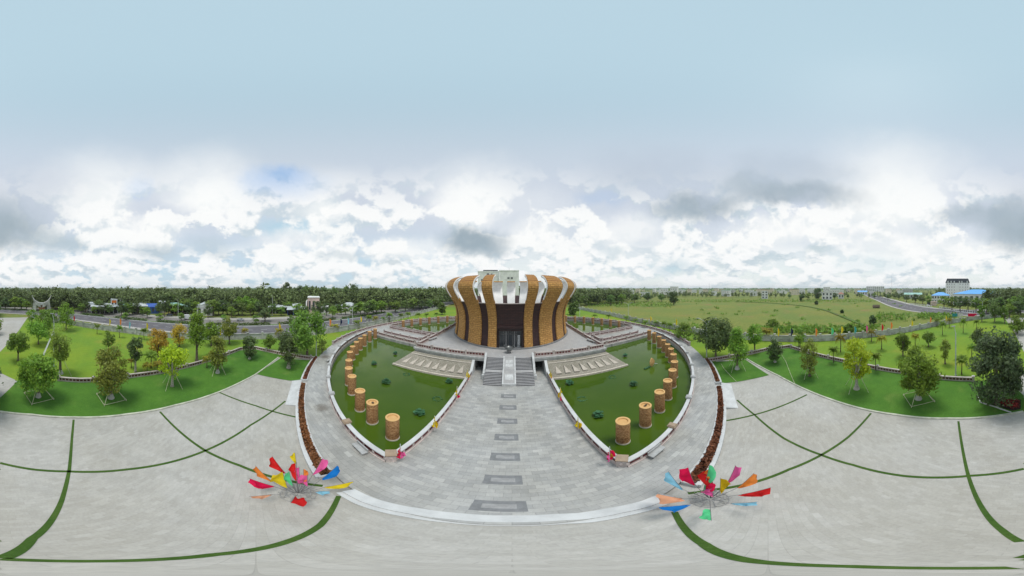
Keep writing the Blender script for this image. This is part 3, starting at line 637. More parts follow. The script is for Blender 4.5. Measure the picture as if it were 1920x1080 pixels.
# carved slopes dropping from the podium into the ponds
def slope(label, sgn):
    X = lambda x: x if sgn < 0 else -1 - x
    A, B, C, Dd = (X(-21.2), 31.0, 2.62), (X(-7.35), 31.2, 2.62), (X(-8.2), 29.35, ZW + .25), (X(-24.9), 27.8, ZW + .25)
    r = thing('carved_slope', label, 'stone slope', (0, 0, 0), 0, 'carved slopes under the podium')
    me = bpy.data.meshes.new('slope_face'); vs = [A, B, C, Dd, (X(-21.2), 41.0, 2.62), (X(-24.9), 41.0, ZW + .25)]
    me.from_pydata(vs, [], [(0, 3, 2, 1), (4, 5, 3, 0)] if sgn < 0 else [(0, 1, 2, 3), (0, 3, 5, 4)])
    uvl = me.uv_layers.new(name='UVMap'); uvs = {0: (0, 3.6), 1: (13.9, 3.6), 2: (13.2, 0), 3: (-3.5, 0), 4: (-12, 3.6), 5: (-12, 0)}
    for l in me.loops: uvl.data[l.index].uv = uvs[l.vertex_index]
    me.materials.append(M['slope_stone']); obj('slope_face', me, r)
    def P(u, v, lift=.03):
        lo = Vector(Dd).lerp(Vector(C), u); hi = Vector(A).lerp(Vector(B), u); q = lo.lerp(hi, v); return (q.x, q.y - lift * .9, q.z + lift * .5)
    for i in range(8):
        u = .10 + i * .112; tri = [P(u - .036, .24, .06), P(u + .036, .24, .06), P(u, .68, .06)]; tl = [P(u - .036, .24, -.04), P(u + .036, .24, -.04), P(u, .68, -.04)]
        fsv = [(0, 1, 2), (0, 3, 4, 1), (1, 4, 5, 2), (2, 5, 3, 0)]; mb = MB(); mb.add(tri + tl, fsv); mb.build('triangle_motif', 'slope_motif', r)
    for v in (.86,):
        mb = MB(); mb.add([P(.01, v - .018, .05), P(.99, v - .018, .05), P(.99, v + .018, .05), P(.01, v + .018, .05)], [(0, 1, 2, 3)]); mb.build('band', 'slope_motif', r)
    MB().hexa([(Dd[0], Dd[1] - .25, ZW - .5), (C[0], C[1] - .25, ZW - .5), (C[0], C[1] + .3, ZW - .5), (Dd[0], Dd[1] + .3, ZW - .5)], [(Dd[0], Dd[1] - .25, ZW + .34), (C[0], C[1] - .25, ZW + .34), (C[0], C[1] + .3, ZW + .34), (Dd[0], Dd[1] + .3, ZW + .34)]).build('kerb', 'slope_motif', r)
    MB().hexa([(X(-7.75), 29.2, ZW), (X(-7.25), 29.2, ZW), (X(-7.25), 31.5, ZW), (X(-7.75), 31.5, ZW)], [(X(-7.75), 29.2, 1.3), (X(-7.25), 29.2, 1.3), (X(-7.25), 31.5, 3.0), (X(-7.75), 31.5, 3.0)]).build('wing_wall', 'pale_granite', r)
slope('sloping tan stone facing with triangles below the podium, left of the stairs', -1)
slope('sloping tan stone facing with triangles below the podium, right of the stairs', 1)

# ------------------------------------------------------------------ the memorial hall
BC = (-.4, 54.6)
prof = [(18.4, 3.4), (18.2, 4.6), (18.0, 6.2), (17.9, 8.0), (18.0, 9.6), (18.35, 11.0), (18.95, 12.3), (19.8, 13.5), (20.7, 14.7), (21.25, 15.7), (21.4, 16.4), (21.15, 17.2), (20.5, 17.9), (19.6, 18.4), (18.6, 18.7)]
def smooth_prof(pr, n):
    P = [Vector(p) for p in pr]; outp = []
    for i in range(len(P) - 1):
        a, b, c, d = P[max(i - 1, 0)], P[i], P[i + 1], P[min(i + 2, len(P) - 1)]
        for k in range(n):
            t = k / n; outp.append(tuple(.5 * (2 * b + (c - a) * t + (2 * a - 5 * b + 4 * c - d) * t * t + (3 * b - a - 3 * c + d) * t ** 3)))
    return outp + [tuple(P[-1])]
prof = smooth_prof(prof, 2)
def petal_mesh(t0, t1, nt_=10):
    n = len(prof); vs = []; fs = []; uvd = []; mi = []
    arc_l = [0]
    for i in range(1, n): arc_l.append(arc_l[-1] + math.hypot(prof[i][0] - prof[i - 1][0], prof[i][1] - prof[i - 1][1]))
    for layer in (0, 1):
        for i, (r, z) in enumerate(prof):
            a, b = prof[max(i - 1, 0)], prof[min(i + 1, n - 1)]; tr, tz = b[0] - a[0], b[1] - a[1]; L = math.hypot(tr, tz); nr, nz = tz / L, -tr / L
            rr, zz = (r, z) if layer == 0 else (r - nr * .44, z - nz * .44)
            for k in range(nt_ + 1):
                t = R(t0 + (t1 - t0) * k / nt_); vs.append((BC[0] + rr * math.sin(t), BC[1] - rr * math.cos(t), zz)); uvd.append((t * 18, arc_l[i] + 0))
    N = nt_ + 1; off = n * N
    for i in range(n - 1):
        for k in range(nt_):
            a = i * N + k
            fs.append((a, a + 1, a + 1 + N, a + N)); mi.append(0)
            fs.append((off + a, off + a + N, off + a + 1 + N, off + a + 1)); mi.append(1)
        a = i * N; fs.append((a, a + N, off + a + N, off + a)); mi.append(1 if prof[i][1] > 13 else 0)
        a = i * N + nt_; fs.append((a, off + a, off + a + N, a + N)); mi.append(1 if prof[i][1] > 13 else 0)
    for k in range(nt_): a = (n - 1) * N + k; fs.append((a, a + 1, off + a + 1, off + a)); mi.append(0)
    me = bpy.data.meshes.new('petal'); me.from_pydata(vs, [], fs); uvl = me.uv_layers.new(name='UVMap')
    for l in me.loops: uvl.data[l.index].uv = uvd[l.vertex_index]
    me.materials.append(M['petal_gold']); me.materials.append(M['petal_white']); me.polygons.foreach_set('material_index', mi); me.polygons.foreach_set('use_smooth', [True] * len(fs)); me.update()
    return me
hall = thing('memorial_hall', 'round hall of tall golden carved petals curling inward over a maroon tiled drum', 'building', (0, 0, 0))
pet = [(10.0, 16.5)] + [(22.5 + 19 * k, 35.5 + 19 * k) for k in range(8)]
for a, b in pet:
    obj('petal', petal_mesh(a, b), hall); obj('petal', petal_mesh(-b, -a), hall)
obj('petal', petal_mesh(174.5, 185.5), hall)
# drum wall: follows the petals just behind them up to its parapet
wp = [(r - .28, z) for r, z in prof if z < 13.3]
def shell(t0, t1, pr, nt_, name, mats, par, zmin=None):
    vs = []; fs = []; uvd = []; N = nt_ + 1; al = 0
    for i, (r, z) in enumerate(pr):
        for k in range(N): t = R(t0 + (t1 - t0) * k / nt_); vs.append((BC[0] + r * math.sin(t), BC[1] - r * math.cos(t), z)); uvd.append((t * 18, z))
    for i in range(len(pr) - 1):
        for k in range(nt_): a = i * N + k; fs.append((a, a + 1, a + 1 + N, a + N))
    me = bpy.data.meshes.new(name); me.from_pydata(vs, [], fs); uvl = me.uv_layers.new(name='UVMap')
    for l in me.loops: uvl.data[l.index].uv = uvd[l.vertex_index]
    me.materials.append(M[mats]); return obj(name, me, par)
shell(8.2, 351.8, wp, 120, 'drum_wall', 'drum_tile', hall)
shell(-8.2, 8.2, [q for q in wp if q[1] > 7.4], 10, 'front_wall', 'drum_tile', hall)
shell(-9.6, 9.6, [(17.75, 7.15), (17.95, 7.2), (17.95, 8.3), (17.6, 8.35)], 10, 'lintel', 'drum_tile', hall)
zt_ = wp[-1][1]
shell(0, 360, [(wp[-1][0], zt_ - .05), (wp[-1][0] + .12, zt_), (wp[-1][0] + .12, zt_ + .12), (wp[-1][0] - .07, zt_ + .12)], 120, 'parapet_cap', 'pink_stone', hall)
shell(0, 360, [(r_ - .03, z_) for r_, z_ in wp if z_ > 8.8][::-1], 120, 'parapet_inside', 'drum_tile', hall)
MB().lathe([(17.35, 9.3), (.01, 9.3)], 64, (BC[0], BC[1], 0)).build('roof_deck', 'grey_wall', hall)
MB().lathe([(18.75, 3.38), (18.75, 3.62), (18.3, 3.66)], 96, (BC[0], BC[1], 0)).build('plinth_ring', 'dark_granite', hall)
# entrance: recessed glass front with bronze mullions
yd = BC[1] - 16.6
dr = MB().box((BC[0], yd, 5.5), (5.2, .1, 4.2)).build('entrance_glazing', 'window_glass', hall)
mb = MB()
for x in np.linspace(-2.5, 2.5, 6): mb.box((BC[0] + x, yd - .12, 5.5), (.12, .16, 4.2))
mb.box((BC[0], yd - .13, 6.3), (5.2, .14, .12)); mb.build('mullion_frame', 'iron', dr)
mb = MB()
for sx in (-1, 1): mb.box((BC[0] + sx * 2.66, yd - .7, 5.5), (.16, 1.6, 4.3))
mb.box((BC[0], yd - .7, 7.5), (5.4, 1.6, .3)); mb.build('door_reveal', 'drum_tile', hall)
for sx in (-.95, .95): MB().tube([(BC[0] + sx, yd - .9, 3.4), (BC[0] + sx, yd - .9, 7.35)], .16, 12).build('entrance_column', 'iron', hall)
MB().box((BC[0] + 1.95, yd - .5, 4.9), (.55, .35, 2.6)).box((BC[0] + 1.95, yd - .5, 3.6), (.8, .6, .4)).build('entrance_stele', 'car_silver', hall)
# incense burner before the door
ib = thing('incense_burner', 'dark bronze incense burner with two curled handles in front of the entrance', 'incense burner', (-.6, 34.0, ZP))
for k in range(3): a = R(120 * k + 90); MB().tube([(.45 * math.cos(a), .45 * math.sin(a), 0), (.38 * math.cos(a), .38 * math.sin(a), .35), (.5 * math.cos(a), .5 * math.sin(a), .7)], [.09, .07, .1], 8).build('leg', 'bronze', ib)
MB().lathe([(.02, .5), (.45, .55), (.68, .8), (.72, 1.0), (.62, 1.15), (.75, 1.22), (.75, 1.3), (.6, 1.3), (.55, 1.1), (.02, 1.05)], 28).build('bowl', 'bronze', ib, True)
for sx in (-1, 1): MB().tube([(sx * .68, 0, .95), (sx * 1.0, 0, 1.1), (sx * 1.08, 0, 1.45), (sx * .95, 0, 1.7), (sx * .78, 0, 1.6)], [.09, .09, .08, .07, .05], 8).build('handle', 'bronze', ib)

# ------------------------------------------------------------------ carved pillars standing in the ponds
def make_pillar():
    r = thing('stone_pillar', 'x', 'pillar', (0, 0, 0), 0, 'carved pillars standing in the ponds')
    H = 3.25; pr = [(.64, .16)]
    for i in range(13):
        z = .2 + i * (H - .35) / 13; pr += [(.655, z), (.675, z + .1), (.655, z + .2)]
    pr += [(.65, H - .12)]
    MB().lathe(pr, 28).build('shaft', 'pillar_stone', r, True)
    MB().lathe([(.70, -1.0), (.70, .17), (.64, .2)], 28).build('base_ring', 'slope_motif', r)
    MB().lathe([(.655, H - .12), (.70, H - .08), (.70, H + .03), (.50, H + .03), (.47, H - .12), (.01, H - .14)], 28).build('rim', 'pillar_rim', r)
    return r
pil = make_pillar(); first = True
def place_pillar(loc, label):
    global first
    if first: pil.location = loc; pil['label'] = label; pil.rotation_euler.z = .3; r = pil
    else: r = dup(pil, loc, random.uniform(0, 6.28), label)
    first = False; return r
pL = [(736, 820), (698, 791), (675, 768), (660, 738), (654, 721), (653, 704), (656, 686), (662, 674), (670, 664), (678, 656), (686, 649), (695, 641), (705, 635)]
pR = [(1168, 827), (1210, 797), (1237, 770), (1252, 747), (1261, 725), (1266, 707), (1263, 691), (1257, 679), (1250, 669), (1242, 660), (1233, 652), (1224, 644), (1215, 638)]
for side, l, c in (('left', pL, CL), ('right', pR, CR)):
    for i, (x, y) in enumerate(l):
        q = at(x, y, ZW); v = Vector((q.x, q.y)) - Vector(c)
        if i > 4: v = v.normalized() * (38.2 if side == 'left' else 38.6) * .35 + v * .65
        place_pillar((c[0] + v.x, c[1] + v.y, ZW), 'carved tan pillar in the %s front pond, %s from its front tip' % (side, ORD[i]))
bp = [(764, 603), (776, 601), (788.5, 600), (802, 598.5), (815, 597), (829, 596), (842, 595)]
for i, (x, y) in enumerate(bp):
    q = arc(CL, 38.6, 281 + i * 7.5, 282 + i * 7.5, 1)[0]
    place_pillar((q[0], q[1], ZW), 'carved tan pillar in the left back pond, %s from its outer end' % ORD[i])
    place_pillar((-1 - q[0], q[1], ZW), 'carved tan pillar in the right back pond, %s from its outer end' % ORD[i])
# small knot of carving left inside two pillar tops
for lb, k in (('left', (698, 791)), ('right', (1210, 797))):
    q = at(*k, ZW); o = MB().tube([(0, 0, 0), (.1, .05, .12), (.25, -.05, .2)], [.1, .12, .05], 6).tube([(0, 0, .02), (-.15, .1, .1)], [.09, .05], 6).build('leaf_debris', 'fibre', loc=(q.x, q.y, ZW + 3.11))
    tag(o, 'dark clump of debris lying in the hollow top of the second %s pillar' % lb, 'debris')

# ------------------------------------------------------------------ lotus clumps and boat in the ponds
def lotus(px, py, w, label, kind_):
    q = at(px, py, ZW); rad = wid(w, q) / 2
    r = thing('lotus_clump', label, 'lotus', (q.x, q.y, ZW), 0, 'lotus clumps in the ponds')
    n = int(26 + 30 * rad) if kind_ == 'leaf' else 34; mb = MB(); rs = random.Random(px)
    for i in range(n):
        a = rs.uniform(0, 6.28); d = rad * math.sqrt(rs.random()) if kind_ == 'leaf' else rad * rs.uniform(.7, 1.0)
        z = rs.uniform(.15, .55) * (1 if kind_ == 'leaf' else .1) + (.3 * (1 - d / rad) if kind_ == 'leaf' else 0); s = rs.uniform(.14, .26) * (1 if kind_ == 'leaf' else .55); tx, ty = rs.uniform(-.25, .25), rs.uniform(-.25, .25)
        c = (d * math.cos(a), d * math.sin(a)); vs = [(c[0], c[1], z - .03)]
        for k in range(9): b = 2 * math.pi * k / 9; vs.append((c[0] + s * math.cos(b), c[1] + s * math.sin(b), z + tx * s * math.cos(b) + ty * s * math.sin(b)))
        mb.add(vs, [(0, 1 + k, 1 + (k + 1) % 9) for k in range(9)])
    mb.build('leaves', 'leaf_lotus', r)
    if kind_ == 'leaf':
        mb = MB()
        for i in range(8): a = rs.uniform(0, 6.28); d = rad * rs.random() * .8; mb.tube([(d * .5 * math.cos(a), d * .5 * math.sin(a), -.1), (d * math.cos(a), d * math.sin(a), .4)], .02, 4)
        mb.build('stems', 'leaf_lotus', r)
for a in [(724, 718, 15, 'bushy green lotus clump in the middle of the left front pond', 'leaf'), (786, 776, 19, 'largest bushy lotus clump in the left front pond, nearest the tip', 'leaf'), (842, 717, 12, 'bushy lotus clump in the left front pond close to the avenue wall', 'leaf'), (701, 683, 10, 'small lotus clump in the left front pond toward the pillars', 'leaf'), (741, 664, 7, 'tiny far lotus clump in the left front pond near the carved slope', 'leaf'), (762, 702, 12, 'flat ring of lotus pads in the left front pond below the carved slope', 'ring'), (820, 748, 18, 'flat ring of lotus pads in the left front pond beside the avenue wall', 'ring'),
          (1122, 780, 19, 'largest bushy lotus clump in the right front pond, nearest the tip', 'leaf'), (1068, 720, 12, 'bushy lotus clump in the right front pond close to the avenue wall', 'leaf'), (1188, 722, 14, 'bushy green lotus clump in the middle of the right front pond', 'leaf'), (1091, 748, 18, 'flat ring of lotus pads in the right front pond beside the avenue wall', 'ring'), (1148, 707, 14, 'flat ring of lotus pads in the right front pond below the carved slope', 'ring'), (1172, 668, 8, 'tiny far lotus clump in the right front pond near the court balustrade', 'leaf')]: lotus(*a)
q = at(1222, 687, ZW); r = thing('lotus_float', 'tan leaf shaped float standing in the right front pond beside a green pad', 'float', (q.x, q.y, ZW))
mb = MB(); n = 14; ol = [(.75 * math.sin(math.pi * k / n) ** .8 * (1 if True else 0), 2.0 * k / n) for k in range(n + 1)]
fr = [(x, -.1 - .12 * math.sin(math.pi * k / n), z) for k, (x, z) in enumerate(ol)] + [(-x, -.1 - .12 * math.sin(math.pi * k / n), z) for k, (x, z) in list(enumerate(ol))[1:-1][::-1]]
N = len(fr); mb.add(fr + [(x, y + .2, z) for x, y, z in fr], [tuple(range(N)), tuple(range(2 * N - 1, N - 1, -1))] + [(i, (i + 1) % N, N + (i + 1) % N, N + i) for i in range(N)]); mb.build('leaf_sail', 'pillar_rim', r)
MB().box((-1.4, .1, .12), (1.6, .5, .22)).build('green_pad', 'leaf_lotus', r); MB().tube([(.5, 0, .6), (1.7, -.2, .15)], [.09, .05], 6).build('tail_pole', 'pale_granite', r)

# ------------------------------------------------------------------ benches
def bench(px, py, z, rz, label, L=1.7):
    q = at(px, py, z); r = thing('stone_bench', label, 'bench', (q.x, q.y, z), rz, 'grey stone benches')
    MB().box((0, 0, .43), (L, .5, .1)).build('seat', 'grey_granite', r)
    for sx in (-1, 1): MB().box((sx * (L / 2 - .25), 0, .19), (.18, .42, .38)).build('leg', 'grey_granite', r)
    if px in (674, 1232): MB().box((0, .25, .66), (L * .98, .08, .4)).build('backrest', 'grey_granite', r)
bench(674, 845, ZR, R(-6 + 0), 'grey stone bench with backrest by the front curve of the left pond wall'); bench(1232, 851, ZR, R(5), 'grey stone bench with backrest by the front curve of the right pond wall')
bench(617, 678, ZR, R(118), 'grey stone bench by the pond wall on the left ring walk, beside a dark stain'); bench(812, 637, ZP, R(78), 'long grey stone bench on the left side of the podium terrace', 3.2); bench(1108, 641, ZP, R(102), 'long grey stone bench on the right side of the podium terrace', 3.2)

# ------------------------------------------------------------------ flags
def flag_cloth(a, b, w, drop, col, parent, seed=0, taper=.12, out=None):
    """cloth held along the pole from a to b, widening toward b"""
    rs = random.Random(seed); A, B = Vector(a), Vector(b); d = (B - A)
    side = Vector(out) if out else Vector((d.y, -d.x, 0))
    if side.length < .05: side = Vector((1, .3, 0))
    side.normalize(); side = side * .85 + Vector((0, 0, -drop)); n, m_ = 9, 5; vs = []
    ph = rs.uniform(0, 6); rs_t = rs.uniform(.1, .55); nrm = d.normalized().cross(side.normalized())
    for i in range(n + 1):
        t = i / n; ww = w * (taper + (1 - taper) * min(1, t * 1.5) ** .8) * (1 - rs_t * max(0, t - .75) * 4) * (1 + .12 * math.sin(ph + t * 5))
        for k in range(m_ + 1):
            s = k / m_; f = math.sin(ph + t * 7 + s * 3.2) * .30 * s * w + math.sin(ph * 2 + t * 13 - s * 5) * .09 * s
            vs.append(A + d * t + side * (ww * s) + nrm * f - Vector((0, 0, .12 * s * s * w)))
    fs = [(i * (m_ + 1) + k, i * (m_ + 1) + k + 1, (i + 1) * (m_ + 1) + k + 1, (i + 1) * (m_ + 1) + k) for i in range(n) for k in range(m_)]
    return MB().add(vs, fs) if False else _fc(vs, fs, col, parent)
def _fc(vs, fs, col, parent):
    mb = MB(); mb.add(vs, fs); return mb.build('flag', 'cloth_' + col, parent, True)
def flag_cluster(label, cpx, flags):
    c = at(*cpx, 0.0); r = thing('flag_cluster', label, 'flag stand', (c.x, c.y, 0))
    mb = MB()
    for rr, z in ((.85, .05), (.6, .28), (.35, .45)): mb.tube([(rr * math.cos(a), rr * math.sin(a), z) for a in np.linspace(0, 2 * math.pi, 25)], .018, 5)
    for k in range(10):
        a = 2 * math.pi * k / 10; ca, sa = math.cos(a), math.sin(a)
        mb.tube([(ca * (.3 + .3 * t + .28 * math.sin(t * 3)), sa * (.3 + .3 * t + .28 * math.sin(t * 3)), .5 - .45 * t + .25 * math.sin(t * 6.3)) for t in np.linspace(0, 1, 10)], .015, 5)
        lx, ly = ca * .72, sa * .72; mb.tube([(lx + .24 * math.cos(b) * ca - .24 * math.sin(b) * sa * .0, ly + .24 * math.cos(b) * sa, .3 + .24 * math.sin(b)) for b in np.linspace(0, 6.28, 13)], .013, 4)
    mb.build('scroll_frame', 'frame_metal', r)
    for i, (rx, ry, tx, ty, zr, zt, w, drop, col) in enumerate(flags):
        a = at(rx, ry, zr) - c; b = at(tx, ty, zt) - c; a.z, b.z = zr, zt
        base = Vector((a.x * .12, a.y * .12, .25)); tip = a + (b - a) * 1.04
        p = MB().tube([base, a, tip], [.02, .015, .010], 5).build('pole', 'iron', r)
        d_ = b - a; o_ = Vector((d_.y, -d_.x, 0)); o_ = -o_ if o_.dot(c) > 0 else o_
        flag_cloth(a, b, w * random.Random(i).uniform(.9, 1.2), drop * random.Random(i + 50).uniform(.4, 1.2), col, p, i + int(cpx[0]), .12, (o_.x, o_.y, 0))
flag_cluster('left fan of coloured pennants on a grey scrollwork stand, red pennant nearest the ground', (559, 927), [
    (511, 911, 468, 897, 1.3, 2.5, .62, .35, 'crimson'), (510, 903, 480, 874, 1.6, 3.2, .42, .3, 'orange'), (535, 887, 511, 856, 2.3, 4.0, .42, .3, 'scarlet'), (556.5, 901, 554, 868, 2.2, 3.7, .42, .35, 'scarlet'), (556, 869, 553, 849, 3.6, 4.6, .35, .3, 'yellow'), (538, 911, 530, 885, 1.5, 2.9, .8, .2, 'yellow'), (549, 909, 542, 884, 1.6, 3.0, .36, .3, 'green'), (562, 900, 561, 876, 2.0, 3.4, .3, .3, 'pink'), (569, 902, 569, 880, 2.0, 3.2, .35, .3, 'orange'), (577, 911, 576, 891, 1.5, 2.7, .62, .2, 'pink'), (587, 889, 605, 859, 2.2, 3.8, .5, .3, 'pink'), (603, 898, 632, 873, 1.8, 3.2, .55, .35, 'blue'), (611, 913, 661, 903, 1.3, 2.5, .42, .35, 'yellow'), (596, 921, 619, 921, 1.0, 1.9, .38, .4, 'sky_blue'), (509, 927, 469, 931, 1.0, 2.1, .35, .4, 'peach'), (553, 931, 545, 943, 1.2, 2.2, .62, .3, 'scarlet')])
flag_cluster('right fan of coloured pennants on a grey scrollwork stand, small green pennant nearest the ground', (1331, 936), [
    (1281, 918, 1254, 885, 1.6, 3.2, .42, .3, 'sky_blue'), (1303, 908, 1290, 876, 1.9, 3.6, .85, .25, 'crimson'), (1281, 935, 1233, 926, 1.2, 2.4, .62, .35, 'peach'), (1290, 946, 1235, 951, 1.0, 2.1, .55, .4, 'blue'), (1319, 918, 1330, 872, 1.8, 4.2, .45, .3, 'green'), (1338, 915, 1333, 883, 1.9, 3.6, .7, .3, 'scarlet'), (1334, 899, 1331, 880, 2.8, 3.8, .35, .3, 'orange'), (1322, 926, 1324, 902, 1.3, 2.7, .5, .3, 'crimson'), (1338, 929, 1334, 916, 1.2, 2.0, .55, .2, 'pink'), (1349.6, 922, 1351, 897, 1.5, 2.9, .6, .2, 'gold'), (1364, 905, 1379, 873, 1.9, 3.6, .5, .3, 'pink'), (1382, 915, 1413, 888, 1.5, 3.0, .5, .35, 'orange'), (1390, 927, 1445, 914, 1.2, 2.5, .6, .35, 'scarlet'), (1373, 944, 1421, 941, .9, 1.9, .38, .4, 'sky_blue'), (1332, 955, 1334, 975, 1.1, 2.1, .5, .3, 'green')])
# bunched festival flags on the avenue walls
def bunch(px, py, label, cols, h=1.8):
    q = at(px, py, 1.25); r = thing('festival_flag', label, 'flag', (q.x, q.y, 1.25), 0, 'festival flags on the avenue walls')
    p = MB().tube([(0, 0, -.3), (0, 0, h)], .03, 6).build('pole', 'steel', r)
    for i, (c, z0, z1, w) in enumerate(cols): flag_cloth((0, 0, z1 if z1 < z0 else z0), (0.05, .02, max(z0, z1)), w, .55, c, p, int(px) + i, .5, (math.cos(i * 2.1 + px), math.sin(i * 2.1 + px), 0))
Y = [('yellow', .35, 1.3, .42), ('gold', .2, 1.1, .4), ('crimson', -.15, .4, .4), ('yellow', 1.1, 1.75, .16)]
Cr = [('crimson', .1, 1.5, .4), ('crimson', 0, 1.1, .42), ('pink', -.1, .9, .4), ('gold', .5, 1.0, .3)]
bunch(857, 744, 'bunched yellow flag on the left avenue wall, second from the stairs', Y); bunch(815, 802, 'bunched yellow and red flag on the left avenue wall, third from the stairs', Y); bunch(877, 710, 'small bunched yellow flag on the left avenue wall, nearest the stairs', Y); bunch(750.5, 857, 'furled crimson flag at the front tip of the left pond', Cr, 2.0)
bunch(1050, 747, 'bunched yellow flag on the right avenue wall, second from the stairs', Y); bunch(1084, 804, 'bunched yellow and red flag on the right avenue wall, third from the stairs', Y); bunch(1033, 710, 'small bunched yellow flag on the right avenue wall, nearest the stairs', Y); bunch(1143, 862, 'crimson and gold flag at the front tip of the right pond', Cr, 2.0)

# ------------------------------------------------------------------ perimeter walls and their flags
def perimeter(label, pts, bars):
    r = thing('perimeter_wall', label, 'wall', (0, 0, 0), 0, 'walls round the memorial park'); mb = MB(); mb.wall(pts, .28, -.3, .75); mb.wall(pts, .4, 1.75, 1.87)
    mb.build('wall', 'stained_wall', r); MB().wall(pts, .14, .75, 1.75).build('infill', bars, r)
    for x, y, an in resample(pts, 5.0): MB().box((x, y, .95), (.6, .6, 2.5), an).box((x, y, 2.25), (.75, .75, .12), an).build('post', 'stained_wall', r)
perimeter('weathered grey park wall along the road, left of the memorial', wallL, 'grey_wall'); perimeter('weathered grey park wall beside the open field, right of the memorial', wallR, 'grey_wall')
FL = [(205, 604, 'yellow'), (224.6, 603, 'orange'), (242, 609, 'sky_blue'), (274.5, 611, 'yellow'), (360, 620, 'white'), (411.6, 620, 'yellow'), (138, 598, 'scarlet'), (523, 612, 'gold'), (618, 604, 'orange'), (638, 604, 'navy'), (652, 602, 'sky_blue'), (676, 599, 'yellow')]
FR = [(1219, 599, 'yellow'), (1267, 604, 'yellow'), (1326, 606, 'white'), (1458, 621, 'yellow'), (1483, 621, 'navy'), (1529, 621, 'orange'), (1559, 620, 'green'), (1577, 617, 'yellow'), (1602, 618, 'teal'), (1624, 616, 'pink'), (1653, 613, 'scarlet'), (1670, 610, 'orange'), (1709, 606, 'yellow'), (1744, 600, 'orange'), (1773, 598, 'yellow'), (1145, 584, 'yellow'), (1092, 583, 'white')]
def ray_wall(px, wall):
    az = (px - 960) / 1920 * 2 * math.pi; d = Vector((math.sin(az), math.cos(az)))
    best = None
    for a, b in zip(wall, wall[1:]):
        a, b = Vector(a), Vector(b); e = b - a; den = d.x * e.y - d.y * e.x
        if abs(den) < 1e-9: continue
        t = (a.x * e.y - a.y * e.x) / den; u = (a.x * d.y - a.y * d.x) / den
        if t > 0 and -.001 <= u <= 1.001: best = t if best is None else min(best, t)
    return Vector((d.x * best, d.y * best)) if best else None
cnt = {}
for side, l, w in (('road side park wall', FL, wallL), ('field side park wall', FR, wallR)):
    for i, (x, y, c) in enumerate(sorted(l, key=lambda k: k[0])):
        q = ray_wall(x, w); z1 = hgt(x, y - 7, q); z1 = min(max(z1, 3.2), 6.5); q = q * .985
        cn_ = {'sky_blue': 'pale blue', 'scarlet': 'red', 'navy': 'dark blue'}.get(c, c); key = (side, cn_); cnt[key] = cnt.get(key, 0) + 1
        same = sum(1 for k in l if {'sky_blue': 'pale blue', 'scarlet': 'red', 'navy': 'dark blue'}.get(k[2], k[2]) == cn_)
        lb = '%s feather flag at the %s' % (cn_, side) + (', %s such flag from the left' % ORD[cnt[key] - 1] if same > 1 else '')
        r = thing('feather_flag', lb, 'flag', (q.x, q.y, 0), 0, 'feather flags along the park walls')
        p = MB().tube([(0, 0, -.05), (0, 0, z1)], .035, 5).build('pole', 'steel', r)
        tx, ty = q.y / q.length, -q.x / q.length
        flag_cloth((0, 0, z1 - 2.3), (0.02, 0, z1), .85, .35, c, p, int(x), .35, (tx, ty, 0))

# ------------------------------------------------------------------ inner lawn walls
balustrade('low pink and red wall curving behind the big left front lawn', bL[1:] + pxs([(560, 671), (588, 675)]), 0, h=.85, t=.3, post=6.2, group='walls behind the front lawns')
balustrade('low pink and red wall curving behind the big right front lawn', bR[1:-1] + pxs([(1400, 666), (1360, 673), (1330, 678)]), 0, h=.85, t=.3, post=6.2, group='walls behind the front lawns')

# ------------------------------------------------------------------ lamp posts
def lamp(px, pb, ptop, label, dbl=True, z0=0.0):
    q = at(px, pb, z0); H = hgt(px, ptop, q); an = math.atan2(q.y, q.x) + math.pi / 2
    r = thing('street_lamp', label, 'lamp post', (q.x, q.y, z0), an, 'lamp posts')
    MB().tube([(0, 0, 0), (0, 0, H * .86), (0, 0, H * .88)], [.14, .10, .08], 8).lathe([(.2, 0), (.2, .12), (.11, .5)], 10).build('pole', 'steel', r)
    for s in ((-1, 1) if dbl else (.2,)):
        MB().tube([(0, 0, H * .86), (s * .5, 0, H * .92), (s * 1.5, 0, H * .985), (s * 1.9, 0, H)], [.075, .065, .055, .05], 6).build('arm', 'steel', r)
        hd = MB().box((s * 2.15, 0, H + .02), (.75, .26, .1)).build('lamp_head', 'car_silver', r); MB().box((s * 2.15, 0, H - .04), (.6, .2, .03)).build('lens', 'lamp_lens', hd)
lamp(593, 667, 596, 'tall double armed lamp post behind the left small lawn, in front of the broad tree'); lamp(1325, 669, 597, 'tall double armed lamp post behind the right small lawn, before a dark tree'); lamp(1792, 704, 612, 'thin tall lamp post on the right lawn behind the low wall', False); lamp(101, 687, 588, 'thin tall lamp post on the left lawn by the leaning cable poles', False)
for x, b, t, l, dd in [(1178, 598, 567, 'lamp post on the far lawn right of the hall', True), (1087, 597, 570, 'lamp post on the far lawn just right of the hall', False), (334, 598, 562, 'lamp post in the road median left of the park', False), (511, 592, 554, 'lamp post on the far side of the road, before the grey sheds', False), (661, 606, 573, 'lamp post on the road beyond the left park wall', True), (1842, 592, 561, 'lamp post by the road in front of the blue roofed building', True), (1662, 568, 549, 'lamp post by the road near the white terrace', False), (1697, 574, 551, 'lamp post by the road left of the blue roofed building', False)]: lamp(x, b, t, l, dd, -.1)
# leaning bundle of white cable poles on the left lawn
a, b = at(82, 667, 0), at(103, 640, 0)
r = thing('leaning_poles', 'bundle of thin white poles leaning beside the tall column tree on the left lawn', 'poles', (a.x, a.y, 0))
h2 = hgt(103, 614, b)
for k in range(3): MB().tube([(k * .18, 0, .05), (b.x - a.x + k * .12, b.y - a.y, h2 * .95)], .06, 5).build('pole', 'pale_granite', r)
